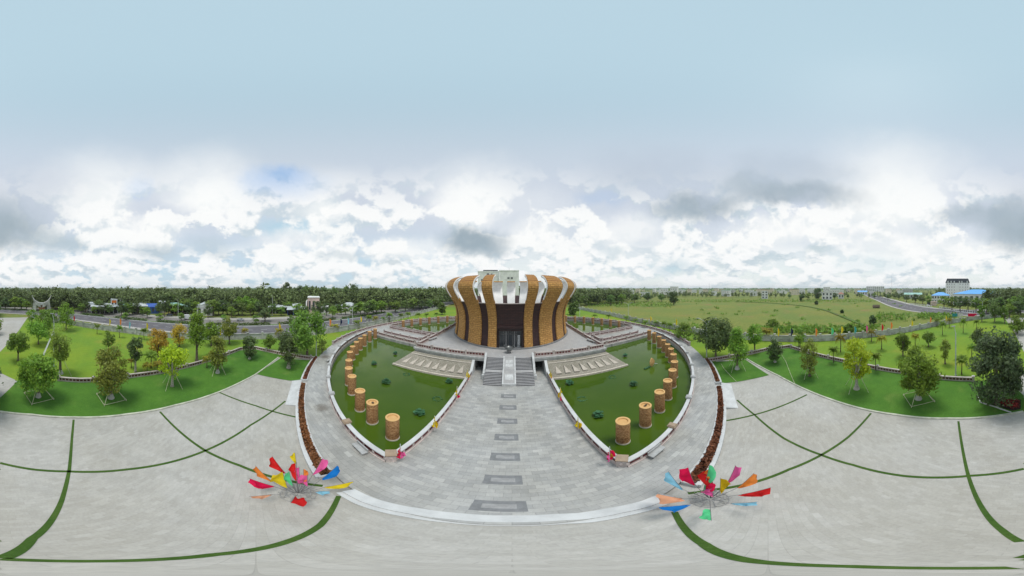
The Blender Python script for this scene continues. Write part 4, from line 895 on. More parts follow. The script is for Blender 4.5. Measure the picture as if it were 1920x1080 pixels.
# ------------------------------------------------------------------ trees
def crown_pts(r, n, c, rad, ncl, cr=.34, low=.0, taper=0.0):
    c = np.array(c, float); rad = np.array(rad, float)
    d = r.normal(size=(ncl, 3)); d /= np.linalg.norm(d, axis=1, keepdims=True); d *= r.uniform(.35, 1.0, (ncl, 1)) ** .5
    if taper: k = 1 - taper * np.clip(d[:, 2:3] * .5 + .5, 0, 1); d[:, :2] *= k
    cl = c + d * rad * (1 - cr * .55); w = r.uniform(.55, 1.25, ncl); w = w * w; idx = r.choice(ncl, n, p=w / w.sum())
    e = r.normal(size=(n, 3)); e /= np.linalg.norm(e, axis=1, keepdims=True); e *= r.uniform(0, 1, (n, 1)) ** .42
    sz = r.uniform(.7, 1.25, ncl)[idx][:, None]
    q = cl[idx] + e * rad.mean() * cr * sz * np.array([1.15, 1.15, .85])
    return q, cl
def trunk_mb(h, r0, cl, c, r, lean=.0, limbs=6, base_flare=1.5):
    mb = MB(); top = (c[0], c[1], c[2]); mb.tube([(0, 0, -.1), (0, 0, .25), (lean * .3, 0, h * .5), top], [r0 * base_flare, r0, r0 * .8, r0 * .4], 8)
    for i in r.choice(len(cl), min(limbs, len(cl)), replace=False):
        t = .35 + .5 * r.random(); s = (lean * .3 * t, 0, h * (.4 + .35 * t)); e = cl[i]; m_ = ((s[0] + e[0]) / 2 + r.normal() * .1, (s[1] + e[1]) / 2 + r.normal() * .1, (s[2] + e[2]) / 2 + .1); mb.tube([s, m_, tuple(e)], [r0 * .45, r0 * .3, r0 * .12], 5)
    return mb
def make_tree(label, loc, H, Wd, leafm, seed, n=1500, ls=.17, low=.2, ncl=26, bark='bark', r0=None, taper=.2, stakes=None, group='trees of the park', name='tree', base=None, cr=.34, rz=0.0, twigs=True):
    r = np.random.default_rng(seed); t = thing(name, label, 'tree', loc, rz, group)
    zb = H * low * .72; c = (0, 0, (zb + H) / 2); rad = (Wd / 2 * 1.14, Wd / 2 * 1.14, (H - zb) / 2 * 1.08)
    q, cl = crown_pts(r, n, c, rad, ncl, cr, low, taper); q[:, 2] = np.clip(q[:, 2], .15, H * 1.02)
    r0 = r0 or .04 * H ** .9
    trunk_mb(max(zb, H * .35), r0, cl, (0, 0, H * .62), r).build('trunk', bark, t, True)
    obj('crown', leaf_mesh('crown', q, ls, .35, leafm, c, seed=seed), t)
    if base: MB().lathe([(r0 * 2.0, -.05), (r0 * 1.6, .25), (r0 * 1.25, .5), (r0 * 1.05, .8)], 10).build('trunk_base', base, t, True)
    if stakes == 'frame':
        s = Wd * .29; mb = MB(); cs = [(s, s), (-s, s), (-s, -s), (s, -s)]
        for (x0_, y0_), (x1_, y1_) in zip(cs, cs[1:] + cs[:1]): mb.tube([(x0_, y0_, .22), (x1_, y1_, .22)], .03, 5)
        for x, y in cs: mb.tube([(x, y, -.05), (x * .25, y * .25, min(2.2, H * .35))], .035, 5); mb.tube([(x, y, -.05), (x, y, .28)], .035, 5)
        mb.build('stake_frame', 'stake_wood', t)
    elif stakes == 'props':
        mb = MB()
        for k in range(4): a = .6 + k * math.pi / 2; d = .24 * H; mb.tube([(d * math.cos(a), d * math.sin(a), -.05), (.12 * math.cos(a), .12 * math.sin(a), .42 * H)], .032, 5)
        mb.build('props', 'stake_wood', t)
    return t
def tree_px(label, px, pb, pt, pw, leafm, seed, z=0.0, **k):
    q = at(px, pb, z); H = hgt(px, pt, q) - z; Wd = wid(pw, q)
    return make_tree(label, (q.x, q.y, z), H, Wd, leafm, seed, rz=math.atan2(q.y, q.x) + .4, **k)
# front lawns
tree_px('dense rounded green tree in a stake frame, leftmost on the left front lawn', 72, 744, 661, 74, 'leaf_green', 11, .05, n=3600, ls=.22, low=.16, ncl=46, stakes='frame', base='white_base', taper=.1, cr=.30)
tree_px('broad olive brown tree in a stake frame on the left front lawn', 208, 746, 644, 74, 'leaf_olive', 12, .05, n=4200, ls=.19, low=.10, ncl=52, stakes='frame', base='white_base', taper=.35, cr=.26)
tree_px('bright yellow green tree with a bare pale trunk on the left front lawn', 323, 724, 637, 48, 'leaf_bright', 13, .05, n=2300, ls=.21, low=.32, ncl=30, bark='pale_bark', stakes='props', taper=.0, cr=.32)
tree_px('narrow yellowish green column tree with white base on the left front lawn', 408, 699, 626, 34, 'leaf_olive', 14, .05, n=2400, ls=.20, low=.12, ncl=34, base='white_base', stakes='props', taper=.15)
tree_px('small dark bushy tree in the far corner of the left front lawn', 468, 673, 628, 32, 'leaf_dark', 15, .05, n=1900, ls=.22, low=.12, ncl=26, base='white_base')
tree_px('dark upright tree with a pale trunk on the small left lawn by the ramp', 541, 690, 623, 40, 'leaf_dark', 16, .05, n=3000, ls=.20, low=.22, ncl=36, bark='pale_bark', r0=.4, taper=.1, cr=.30)
tree_px('tall light green tree with props on the small right lawn by the ramp', 1382, 692, 612, 42, 'leaf_green', 17, .05, n=2900, ls=.20, low=.18, ncl=40, taper=.5, stakes='props', base='white_base')
tree_px('small dark tree in the far corner of the right front lawn', 1453, 679, 633, 32, 'leaf_dark', 18, .05, n=1800, ls=.22, low=.12, ncl=26, base='white_base', taper=.4)
tree_px('sparse olive tree with drooping low twigs on the right front lawn', 1518, 705, 630, 46, 'leaf_olive', 19, .05, n=2100, ls=.18, low=.12, ncl=44, taper=.5, cr=.22, stakes='props')
tree_px('bright yellow green tree with a flared pale trunk on the right front lawn', 1606, 729, 628, 52, 'leaf_bright', 20, .05, n=2900, ls=.19, low=.30, ncl=36, bark='pale_bark', base='pale_bark', taper=.2, cr=.28, stakes='props')
tree_px('dense mid green tree in a stake frame on the right front lawn', 1722, 748, 642, 78, 'leaf_green', 21, .05, n=4200, ls=.22, low=.14, ncl=50, stakes='frame', base='white_base', taper=.25, cr=.28)
tree_px('very large dark grey green tree over a red flower bed at the right edge', 1868, 757, 608, 100, 'leaf_grey', 22, .05, n=8500, ls=.20, low=.0, ncl=90, taper=.3, cr=.24, r0=.3)
tree_px('dark grey green tree behind the flower bed, half hidden by the very large tree', 1899, 738, 622, 36, 'leaf_grey', 23, -.03, n=3000, ls=.22, low=.0, ncl=40, cr=.3)
# park trees behind the low walls
PT = [('tall olive column tree in stakes behind the left low wall', 113, 700, 598, 34, 'leaf_olive', dict(n=2600, ls=.2, low=.22, taper=.0, stakes='props', base='white_base', ncl=34)),
      ('broad umbrella shaped tree on the lawn by the paved court, left edge', 34, 676, 618, 46, 'leaf_mid', dict(n=2100, ls=.24, low=.42, taper=.3, ncl=24)),
      ('rounded green tree on the left lawn near the court, nearest of three', 72, 645, 600, 46, 'leaf_green', dict(n=1700, ls=.32, low=.22)), ('rounded green tree on the left lawn near the court, middle of three', 84, 626, 581, 46, 'leaf_mid', dict(n=1700, ls=.36, low=.25)), ('tall rounded green tree on the left lawn beside the gate, farthest of three', 124, 618, 567, 38, 'leaf_green', dict(n=1800, ls=.36, low=.15)),
      ('clipped ball shaped green tree on the open left lawn', 203, 656, 619, 24, 'leaf_mid', dict(n=1300, ls=.22, low=.2, cr=.4)), ('dark olive tree with pale stem on the left lawn', 254, 697, 624, 28, 'leaf_dark', dict(n=1600, ls=.2, low=.42, bark='pale_bark')),
      ('orange tinged tree on the left lawn', 297, 676, 613, 40, 'leaf_orange', dict(n=1900, ls=.22, low=.3)), ('russet and green bushy tree by the left park wall', 336, 650, 607, 34, 'leaf_orange', dict(n=1500, ls=.25, low=.25)),
      ('tall bright green column tree on the left lawn', 369, 676, 578, 38, 'leaf_green', dict(n=2600, ls=.24, low=.30, taper=.5, ncl=36)), ('bushy green tree right of the tall column tree, left lawn', 396, 648, 598, 34, 'leaf_green', dict(n=1700, ls=.28, low=.2)), ('olive brown tree by the left park wall', 430, 645, 593, 32, 'leaf_olive', dict(n=1700, ls=.28, low=.3)),
      ('small round green tree behind the corner of the left low wall', 506, 660, 628, 24, 'leaf_mid', dict(n=1000, ls=.22, low=.35)), ('very broad dark green tree behind the left double lamp post', 576, 668, 580, 78, 'leaf_mid', dict(n=4200, ls=.30, low=.2, ncl=54, cr=.28)), ('small reddish sapling by the left double lamp post', 604, 664, 634, 24, 'leaf_olive', dict(n=450, ls=.2, low=.2, cr=.25)),
      ('very broad dark green tree behind the right double lamp post', 1342, 671, 594, 74, 'leaf_dark', dict(n=4200, ls=.28, low=.26, ncl=50, cr=.28)), ('broad palm like bush left of the right double lamp post', 1283, 638, 605, 38, 'leaf_mid', dict(n=1300, ls=.3, low=.15)), ('light green slender tree right of the tall tree on the small right lawn', 1415, 660, 606, 30, 'leaf_green', dict(n=1500, ls=.25, low=.3)),
      ('small green sapling by the field side wall', 1500, 650, 612, 22, 'leaf_mid', dict(n=700, ls=.28, low=.2)), ('bushy tree just behind the dense tree, right lawn', 1693, 668, 622, 30, 'leaf_mid', dict(n=1300, ls=.25, low=.25)), ('thin olive tree with bent stem on the right lawn', 1772, 682, 634, 22, 'leaf_olive', dict(n=700, ls=.22, low=.3)), ('slim tree between two palms on the right lawn', 1741, 650, 620, 24, 'leaf_mid', dict(n=800, ls=.28, low=.2)),
      ('rounded tree by the far park wall before the big white building', 1865, 604, 566, 28, 'leaf_far', dict(n=1500, ls=.45, low=.2)), ('tall thin tree by the far park wall, right edge', 1884, 606, 572, 14, 'leaf_mid', dict(n=900, ls=.4, low=.15)), ('slender young tree right of the field wall banner', 1841, 603, 570, 16, 'leaf_mid', dict(n=800, ls=.4, low=.3)), ('leafy tree beside the approach court, right edge', 1907, 625, 592, 36, 'leaf_mid', dict(n=1500, ls=.35, low=.1)), ('dark bush tree behind the very large dark tree', 1835, 650, 612, 30, 'leaf_dark', dict(n=1200, ls=.28, low=.1)), ('dark spreading tree behind the hall at the left park wall', 829, 590, 566, 12, 'leaf_far', dict(n=1000, ls=.6, low=.1)), ('tall dark tree just right of the hall beyond the lawn', 1076, 590, 566, 22, 'leaf_far', dict(n=1500, ls=.7, low=.05))]
for i, (lb, x, b, t, w, lf, kw) in enumerate(PT): tree_px(lb, x, b, t, w, lf, 40 + i, 0.0, **kw)
# lone trees in the open field
for i, (lb, x, b, t, w) in enumerate([('lone dark shrub tree in the field behind the park wall', 1636, 609, 592, 15), ('bushy shrub beside the field wall, left of the lone tree', 1592, 622, 608, 20), ('tall dark tree at the far edge of the field beside the gabled house', 1533, 561, 540, 16), ('small dark tree in the field left of the gabled house', 1503, 565, 549, 9), ('low dark shrub in the middle of the field', 1579, 587, 581, 5), ('small shrub on the field bank', 1531, 571, 564, 6), ('shrub clump by the field wall near the dark blue flag', 1448, 616, 600, 26), ('big dark tree at the far left end of the field', 1263, 572, 544, 16)]):
    tree_px(lb, x, b, t, w, 'leaf_dark' if i not in (1, 6) else 'leaf_mid', 90 + i, -.15, n=900, ls=.4 + .02 * (622 - b) / 2, low=.08, group='trees and shrubs in the open field')
# red flower bed at the right edge
q = pxs([(1862, 757), (1898, 770), (1914, 767), (1914, 750), (1880, 748)], .05)
r = thing('flower_bed', 'red flower bed with white edging beneath the very large dark tree', 'flower bed', (0, 0, 0))
MB().prism(q, .0, .16).build('bed_soil', 'soil', r)
c0 = np.mean(q, axis=0); pts = []
while len(pts) < 900:
    w = rng.dirichlet(np.ones(5) * .7); p_ = np.array(q).T @ w; pts.append((p_[0], p_[1], rng.uniform(.2, .55)))
kind(obj('flowers', leaf_mesh('flowers', np.array(pts), .09, .6, 'leaf_redbed'), r), 'stuff')
MB().wall(pxs([(1833, 742), (1838, 755), (1865, 763), (1896, 774)], .05), .1, .03, .2).build('edging', 'pale_granite', r)
# white hose lying over the right front lawn
o = MB().tube([(p[0], p[1], .09) for p in pxs([(1462, 660), (1473, 677), (1483, 703), (1493, 726)], .05)], .035, 5).build('garden_hose', 'stake_wood'); tag(o, 'pale hose lying across the right front lawn', 'hose')
o = MB().tube([(p[0], p[1], .09) for p in pxs([(1352, 682), (1358, 692), (1368, 703), (1382, 717)], .05)], .03, 5).build('garden_hose', 'stake_wood'); tag(o, 'pale hose lying across the small right lawn beside the ramp', 'hose')

# ------------------------------------------------------------------ palms
def palm_parts(seed, leafm):
    r = random.Random(seed); H, L = 2.0, 2.0
    tr = MB().tube([(0, 0, -.1), (0, 0, .2), (.05, .02, 1.1), (.02, .05, H)], [.2, .15, .11, .09], 7).mesh('trunk', 'fibre', True)
    mb = MB()
    for k in range(20):
        a = 2 * math.pi * k / 20 * 2.6 + r.uniform(-.2, .2); e0 = r.uniform(.1, 1.25); l = L * r.uniform(.75, 1.1) * (1 if e0 < .9 else .85)
        n = 9; P = []; x = z = 0.0; e = e0
        for i in range(n + 1):
            P.append((x, z)); x += l / n * math.cos(e); z += l / n * math.sin(e); e -= (.17 + .05 * (1.25 - e0))
        ca, sa = math.cos(a), math.sin(a)
        for i in range(1, n + 1):
            x, z = P[i]; ww = .5 * math.sin(math.pi * (.12 + .8 * i / n)) + .05; dl = .32
            for s in (-1, 1):
                for j in (0, .5):
                    x0_, z0_ = P[i - 1][0] + (x - P[i - 1][0]) * j, P[i - 1][1] + (z - P[i - 1][1]) * j
                    tip = (x0_ + dl, s * ww, z0_ - .25 * ww - .04); bse = [(x0_, 0, z0_), (x0_ + .12, 0, z0_ + .0)]
                    w3 = lambda p: (p[0] * ca - p[1] * sa, p[0] * sa + p[1] * ca, H + p[2])
                    mid = ((x0_ + tip[0]) / 2 + .06, s * ww * .55, z0_ - .03)
                    mb.add([w3(bse[0]), w3(bse[1]), w3(mid), w3(tip)], [(0, 1, 2, 3)])
    return tr, mb.mesh('fronds', leafm)
PP = {k: palm_parts(i + 3, k) for i, k in enumerate(('palm_green', 'palm_yellow'))}
PALMS = [(182, 626, 604, 14, 0), (224, 633, 606, 14, 0), (270, 637, 611, 16, 0), (459, 634, 611, 16, 1), (523, 637, 610, 18, 1), (627, 622, 604, 20, 1), (669, 616, 598, 16, 0), (692, 610, 588, 14, 0), (704, 609, 589, 13, 1), (718, 606, 592, 10, 0), (730, 604, 584, 15, 0), (752, 602, 585, 12, 0), (765, 600, 583, 13, 0), (784, 600, 584, 12, 0), (800, 599, 585, 12, 0), (818, 597, 584, 10, 0), (276, 700, 676, 22, 1), (296, 700, 672, 24, 1), (283, 690, 655, 30, 0), (388, 690, 662, 20, 1), (246, 690, 668, 18, 1),
         (1115, 598, 588, 12, 0), (1141, 600, 588, 12, 0), (1174, 605, 590, 13, 0), (1191, 608, 596, 13, 0), (1210, 615, 598, 14, 0), (1245, 619, 600, 14, 0), (1230, 612, 600, 12, 0), (1256, 622, 602, 14, 0), (1437, 636, 610, 30, 1), (1497, 658, 624, 18, 0), (1563, 680, 644, 22, 0), (1576, 660, 618, 24, 1), (1642, 695, 655, 22, 0), (1634, 640, 612, 20, 1), (1653, 655, 622, 22, 1), (1716, 648, 620, 18, 1), (1767, 628, 598, 16, 0), (1806, 624, 592, 15, 0), (1831, 618, 596, 14, 0), (1780, 614, 592, 13, 1), (1803, 702, 662, 28, 0), (1822, 672, 640, 20, 0), (1757, 612, 594, 14, 0), (1900, 632, 606, 18, 0)]
nl = {'left': 0, 'right': 0}; fp = None
for x, b, t, w, k in sorted(PALMS):
    q = at(x, b, 0); H = hgt(x, t, q); sc = max(.55, H / 3.2); sw = max(.35, wid(w, q) / 3.4)
    side = 'left' if x < 960 else 'right'; nl[side] += 1
    lb = '%s young palm on the %s park lawn, %s palm from left' % ('yellowing' if k else 'green', side, ORD[nl[side] - 1])
    r = thing('palm_tree', lb, 'palm', (q.x, q.y, 0), random.uniform(0, 6.28), 'young palms on the park lawns'); r.scale = (sw, sw, sc)
    tr, cr_ = PP['palm_yellow' if k else 'palm_green']; obj('trunk', tr, r); obj('fronds', cr_, r)

# ------------------------------------------------------------------ roads
def strip(pts, w, z, m, name, mbx=None): return MB().wall(pts, w, z - .2, z).build(name, m)
def smooth(pts, n=6):
    P = [Vector(p) for p in pts]; o = []
    for i in range(len(P) - 1):
        a, b, c, d = P[max(i - 1, 0)], P[i], P[i + 1], P[min(i + 2, len(P) - 1)]
        for k in range(n): t = k / n; o.append(tuple(.5 * (2 * b + (c - a) * t + (2 * a - 5 * b + 4 * c - d) * t * t + (3 * b - a - 3 * c + d) * t ** 3)))
    return o + [tuple(P[-1])]
r1 = smooth([(40, -132), (0, -126), (-34, -108), (-50, -82), (-60, -55), (-66, -25), (-69.5, 5), (-72, 45), (-74, 130), (-77, 330)])
kind(strip(r1, 14.5, -.04, 'asphalt', 'road')); 
def offs(pts, d):
    P = [Vector(p) for p in pts]; o = []
    for i, p in enumerate(P): t = (P[min(i + 1, len(P) - 1)] - P[max(i - 1, 0)]).normalized(); o.append((p.x - t.y * d, p.y + t.x * d))
    return o
kind(strip(offs(r1, 8.4), 2.2, .08, 'verge_grass', 'median_verge')); kind(strip(offs(r1, 7.2), .3, .12, 'pale_granite', 'median_kerb')); kind(strip(offs(r1, 9.6), .3, .12, 'pale_granite', 'median_kerb'))
kind(strip(offs(r1, 16.0), 12.4, -.045, 'old_asphalt', 'road')); kind(strip(offs(r1, 25.5), 6.5, .02, 'pavement_stone', 'pavement')); kind(strip(offs(r1, -8.3), 2.0, .06, 'pavement_stone', 'pavement'))
mk = MB(); pts = resample(r1, 6)
for x, y, an in pts[::1]: mk.box((x, y, -.034), (2.6, .16, .012), an)
for d in (-6.9, 6.8): mk.wall(offs(r1, d), .14, -.05, -.03)
kind(mk.build('road_marking', 'road_paint'))
r2 = smooth([(20, -118), (48, -110), (98, -115), (180, -158), (268, -205), (420, -290)])
kind(strip(r2, 22, -.03, 'asphalt', 'road')); kind(strip(offs(r2, 12.5), 2.4, .06, 'pavement_stone', 'pavement')); kind(strip(offs(r2, -13.5), 5, .06, 'pavement_stone', 'pavement'))
mk = MB()
for x, y, an in resample(r2, 7): mk.box((x, y, -.024), (3, .2, .012), an)
kind(mk.build('road_marking', 'road_paint'))
# earth bank crossing the field
fb = smooth([tuple(at(x, y)[:2]) for x, y in [(1625, 612), (1570, 590), (1540, 580), (1500, 573), (1440, 568), (1380, 566)]])
kind(MB().wall(fb, 2.2, -.3, .25).build('field_bank', 'verge_grass'))
# hedges in the median
for i, (a_, b_) in enumerate([(34, 62), (66, 94), (108, 124), (132, 152), (158, 182), (186, 214), (218, 250), (254, 290)]):
    ln = offs(r1, 8.4); rs_ = resample(ln, 1.0); seg = rs_[a_:b_]
    if len(seg) < 3: continue
    Q = []
    for x, y, an in seg: Q += [(x + rng.normal() * .45, y + rng.normal() * .45, rng.uniform(.1, 1.25)) for _ in range(38)]
    o = obj('hedge', leaf_mesh('hedge', np.array(Q), .3, .4, 'leaf_hedge')); tag(o, 'clipped dark hedge in the road median, %s from the gate end' % ORD[i], 'hedge', 'median hedges')

# ------------------------------------------------------------------ vehicles
def car(px, pb, label, colr, L=4.2, kind_='car', rz=None):
    q = at(px, pb, -.05); az = math.atan2(q.x, q.y)
    r = thing(kind_, label, 'car' if kind_ == 'car' else 'truck', (q.x, q.y, -.04), rz if rz is not None else -az)
    if kind_ == 'car':
        mb = MB(); prf = [(-.5, .35), (-.5, .72), (-.46, .86), (-.28, .92), (-.2, 1.38), (.14, 1.42), (.28, .98), (.47, .84), (.5, .6), (.5, .35)]
        n = len(prf); W_ = .86
        lw = lambda z: W_ if z < .95 else W_ * .8
        vs = [(x * L, s * lw(z), z) for s in (-1, 1) for x, z in prf]
        mb.add(vs, [tuple(range(n)), tuple(range(2 * n - 1, n - 1, -1))] + [(i, n + i, n + (i + 1) % n, (i + 1) % n) for i in range(n)]); mb.build('body', colr, r)
        mb = MB()
        for s in (-1, 1): mb.add([(-.24 * L, s * .81, .95), (.2 * L, s * .81, .98), (.12 * L, s * .70, 1.34), (-.18 * L, s * .70, 1.32)], [(0, 1, 2, 3)])
        mb.add([(.285 * L, -.66, 1.0), (.285 * L, .66, 1.0), (.155 * L, .6, 1.39), (.155 * L, -.6, 1.39)], [(0, 1, 2, 3)]); mb.build('window', 'window_glass', r)
    else:
        MB().box((-.12 * L, 0, 1.55), (.72 * L, 2.1, 1.9)).build('cargo_box', 'car_white', r); c_ = MB().box((.38 * L, 0, 1.15), (.22 * L, 1.9, 1.5)).build('cab', colr, r); MB().box((.492 * L, 0, 1.5), (.02, 1.6, .6)).build('windscreen', 'window_glass', c_); MB().box((0, 0, .5), (L, .9, .25)).build('chassis', 'iron', r)
    for sx in (-.31, .31):
        for sy in (-.76, .76): MB().lathe([(.02, -.1), (.31, -.1), (.33, -.06), (.33, .06), (.31, .1), (.02, .1)], 14).build('wheel', 'tyre', r, True, (sx * L, sy, .33)).rotation_euler = (R(90), 0, 0)
car(169, 584.5, 'white pickup sized car on the far carriageway near the shop row', 'car_white'); car(176, 587, 'silver car just in front of the white car by the shop row', 'car_silver'); car(451, 602, 'silver car on the far carriageway, left of the grey sheds', 'car_silver'); car(354, 599, 'small white box truck on the far carriageway', 'car_white', 5.5, 'truck'); car(318, 592, 'dark car parked in front of the blue shop', 'car_dark'); car(1740, 574, 'white car on the road before the blue roofed building', 'car_white'); car(1655, 565, 'small silver car far along the road beside the field', 'car_silver')

# ------------------------------------------------------------------ buildings
def house(px, pb, wpx, ptop, depth, wallm, roofm, label, roof='flat', storeys=1, nwin=3, cat='house', face=None, zg=-.1, name='house', sign=None):
    q = at(px, pb, zg); Wd = wid(wpx, q); H = hgt(px, ptop, q) - zg; az = math.atan2(q.x, q.y)
    r = thing(name, label, cat, (q.x, q.y, zg), -az if face is None else face)
    # local: +y away from the viewer side, front at y = 0
    hw = H if roof == 'flat' else H * (.72 if roof != 'shed' else .84)
    MB().box((0, depth / 2, hw / 2), (Wd, depth, hw)).build('wall', wallm, r)
    if roof == 'flat': MB().box((0, depth / 2, hw + .12), (Wd + .5, depth + .5, .24)).build('roof', roofm, r); 
    elif roof == 'gable': MB().add([], []) or None; mb = MB(); a, b = Wd / 2 + .4, depth + .4; mb.add([(-a, -.4, hw - .1), (a, -.4, hw - .1), (a, b, hw - .1), (-a, b, hw - .1), (-a, depth / 2, H), (a, depth / 2, H)], [(0, 1, 5, 4), (2, 3, 4, 5), (0, 4, 3), (1, 2, 5), (3, 2, 1, 0)]); mb.build('roof', roofm, r)
    elif roof == 'front_gable': mb = MB(); a, b = Wd / 2 + .4, depth + .4; mb.add([(-a, -.3, hw - .1), (a, -.3, hw - .1), (a, b, hw - .1), (-a, b, hw - .1), (0, -.3, H), (0, b, H)], [(0, 4, 5, 3), (1, 2, 5, 4), (2, 3, 5), (3, 2, 1, 0)]); mb.build('roof', roofm, r); MB().add([], []); g_ = MB(); g_.add([(-Wd / 2, -.02, hw - .1), (Wd / 2, -.02, hw - .1), (0, -.02, H - .15)], [(0, 1, 2)]); g_.build('gable', wallm, r)
    elif roof == 'hip': mb = MB(); a, b = Wd / 2 + .6, depth + .6; k = min(Wd * .28, depth * .45); mb.add([(-a, -.6, hw - .05), (a, -.6, hw - .05), (a, b, hw - .05), (-a, b, hw - .05), (-a + k * 1.4, depth / 2, H), (a - k * 1.4, depth / 2, H)], [(0, 1, 5, 4), (2, 3, 4, 5), (0, 4, 3), (1, 2, 5), (3, 2, 1, 0)]); mb.build('roof', roofm, r)
    elif roof == 'shed': mb = MB(); a, b = Wd / 2 + .5, depth + .5; mb.hexa([(-a, -2.2, hw - .35), (a, -2.2, hw - .35), (a, b, H - .2), (-a, b, H - .2)], [(-a, -2.2, hw - .2), (a, -2.2, hw - .2), (a, b, H), (-a, b, H)]); mb.build('roof', roofm, r)
    sh = hw / storeys
    for s in range(storeys):
        for k in range(nwin):
            x = (k + .5) / nwin * Wd - Wd / 2; w_ = Wd / nwin * .5
            if s == 0 and roof in ('shed',): MB().box((x, -.02, sh * .42), (Wd / nwin * .8, .12, sh * .8)).build('shop_shade_panel', 'opening_shade', r)  # dark slab on the wall, painted as the shaded shop interior
            else: f = MB().box((x, -.03, s * sh + sh * .55), (w_, .10, sh * .5)).build('window', 'window_glass', r); MB().box((x, -.06, s * sh + sh * .28), (w_ * 1.15, .2, .1)).build('sill', wallm, f)
    if sign: MB().box((0, -.15, hw * .86), (Wd * .7, .12, hw * .18)).build('signboard', sign, r)
    return r
# shops and houses across the road on the left
house(196, 588, 50, 571, 12, 'grey_wall', 'grey_roof', 'long grey shop row with an awning beyond the road, left of the orange signed shop', 'shed', 1, 6, 'shop', sign='white_wall')
house(214, 587, 12, 562, 10, 'white_wall', 'grey_roof', 'narrow tall grey and white shop house behind the shop row', 'flat', 2, 2, 'shop house', sign='cloth_orange')
house(228, 585, 6, 560, 8, 'white_wall', 'grey_roof', 'slim white tower like house in the shop row', 'flat', 3, 1)
house(262, 588, 28, 570, 10, 'grey_wall', 'grey_roof', 'grey roofed shop behind roadside trees, left of the blue shop', 'shed', 1, 4, 'shop')
house(287, 588, 24, 570, 10, 'blue_wall', 'blue_wall', 'deep blue fronted shop beyond the road', 'gable', 1, 3, 'shop', sign='blue_wall')
house(338, 588, 38, 570, 12, 'pink_wall', 'teal_roof', 'low shop with a pale green roof beyond the road', 'shed', 1, 5, 'shop')
house(382, 572, 34, 556, 14, 'white_wall', 'white_wall', 'large white villa with a flat roof among trees', 'flat', 2, 4, 'villa')
house(384, 592, 30, 569, 14, 'white_wall', 'grey_roof', 'white gabled workshop beyond the road', 'front_gable', 1, 3, 'workshop')
house(535, 588, 62, 572, 16, 'grey_wall', 'grey_roof', 'long grey shed with a pale metal roof beyond the road', 'shed', 1, 5, 'shed')
house(556, 591, 34, 577, 8, 'blue_wall', 'grey_roof', 'lean-to with a pale roof in front of the long grey shed', 'shed', 1, 3, 'shed')
r = house(588, 590, 22, 558, 22, 'pink_wall', 'white_wall', 'tall pale hall with a slanting white side wall beyond the road', 'flat', 1, 3, 'hall')
Wl = r.children[0].dimensions.x / 2; Hl = 8.0
MB().hexa([(-Wl - .9, -4.5, 0), (-Wl - .3, -4.5, 0), (-Wl - .3, 24, 0), (-Wl - .9, 24, 0)], [(-Wl - .9, -1.5, Hl * 1.02), (-Wl - .3, -1.5, Hl * 1.02), (-Wl - .3, 24, Hl * 1.02), (-Wl - .9, 24, Hl * 1.02)]).build('slanting_wall', 'white_wall', r)
house(609, 588, 14, 576, 8, 'white_wall', 'white_wall', 'small white pillared gatehouse beside the tall white hall', 'flat', 1, 2)
house(654, 585, 26, 568, 12, 'white_wall', 'grey_roof', 'white villa with layered grey roofs among the trees', 'hip', 2, 3, 'villa'); house(634, 582, 12, 570, 10, 'grey_wall', 'grey_roof', 'small grey house left of the layered villa', 'hip', 1, 2)
house(730, 576, 20, 560, 12, 'white_wall', 'slate_roof', 'white house with a dark hipped roof among trees left of the hall', 'hip', 2, 3)
house(140, 576, 16, 554, 12, 'cream_wall', 'rust_roof', 'cream house with a rusty red roof behind the gate', 'flat', 2, 2); house(124, 574, 14, 556, 12, 'pink_wall', 'rust_roof', 'pinkish house with a rust red roof behind the gate', 'gable', 2, 2); house(153, 578, 14, 564, 10, 'grey_wall', 'grey_roof', 'grey house between the gate and the shop row', 'flat', 2, 2)
house(55, 570, 12, 558, 10, 'grey_wall', 'grey_roof', 'grey roofed house left of the gate', 'gable', 1, 2); house(22, 560, 18, 548, 14, 'white_wall', 'grey_roof', 'pale roofed house among trees at the left edge', 'gable', 1, 3)
for i_, a_ in enumerate([(166, 584, 16, 567, 'cream_wall', 'grey_roof', 'gable', 'cream shop with a grey gable roof just left of the long shop row'), (239, 586, 14, 568, 'white_wall', 'teal_roof', 'gable', 'white house with a teal gable roof right of the slim tower house'), (304, 586, 12, 566, 'white_wall', 'grey_roof', 'flat', 'white two storey house right of the deep blue shop'), (318, 580, 14, 563, 'grey_wall', 'grey_roof', 'gable', 'grey gabled house set back behind the low green roofed shop'), (360, 584, 14, 566, 'white_wall', 'white_wall', 'hip', 'white hipped house left of the white villa'), (412, 582, 20, 566, 'white_wall', 'grey_roof', 'shed', 'white shed right of the white villa'), (440, 584, 16, 570, 'cream_wall', 'rust_roof', 'gable', 'cream house with a rust roof left of the grey sheds'), (478, 582, 18, 568, 'grey_wall', 'grey_roof', 'gable', 'grey gabled store left of the long grey shed'), (694, 580, 14, 566, 'white_wall', 'rust_roof', 'hip', 'white house with a red hipped roof right of the layered villa'), (276, 578, 14, 560, 'white_wall', 'grey_roof', 'flat', 'pale upper storey rising behind the grey roofed shop')]):
    house(a_[0], a_[1], a_[2], a_[3], 10, a_[4], a_[5], a_[7], a_[6], 2 if a_[1] - a_[3] > 17 else 1, 3)
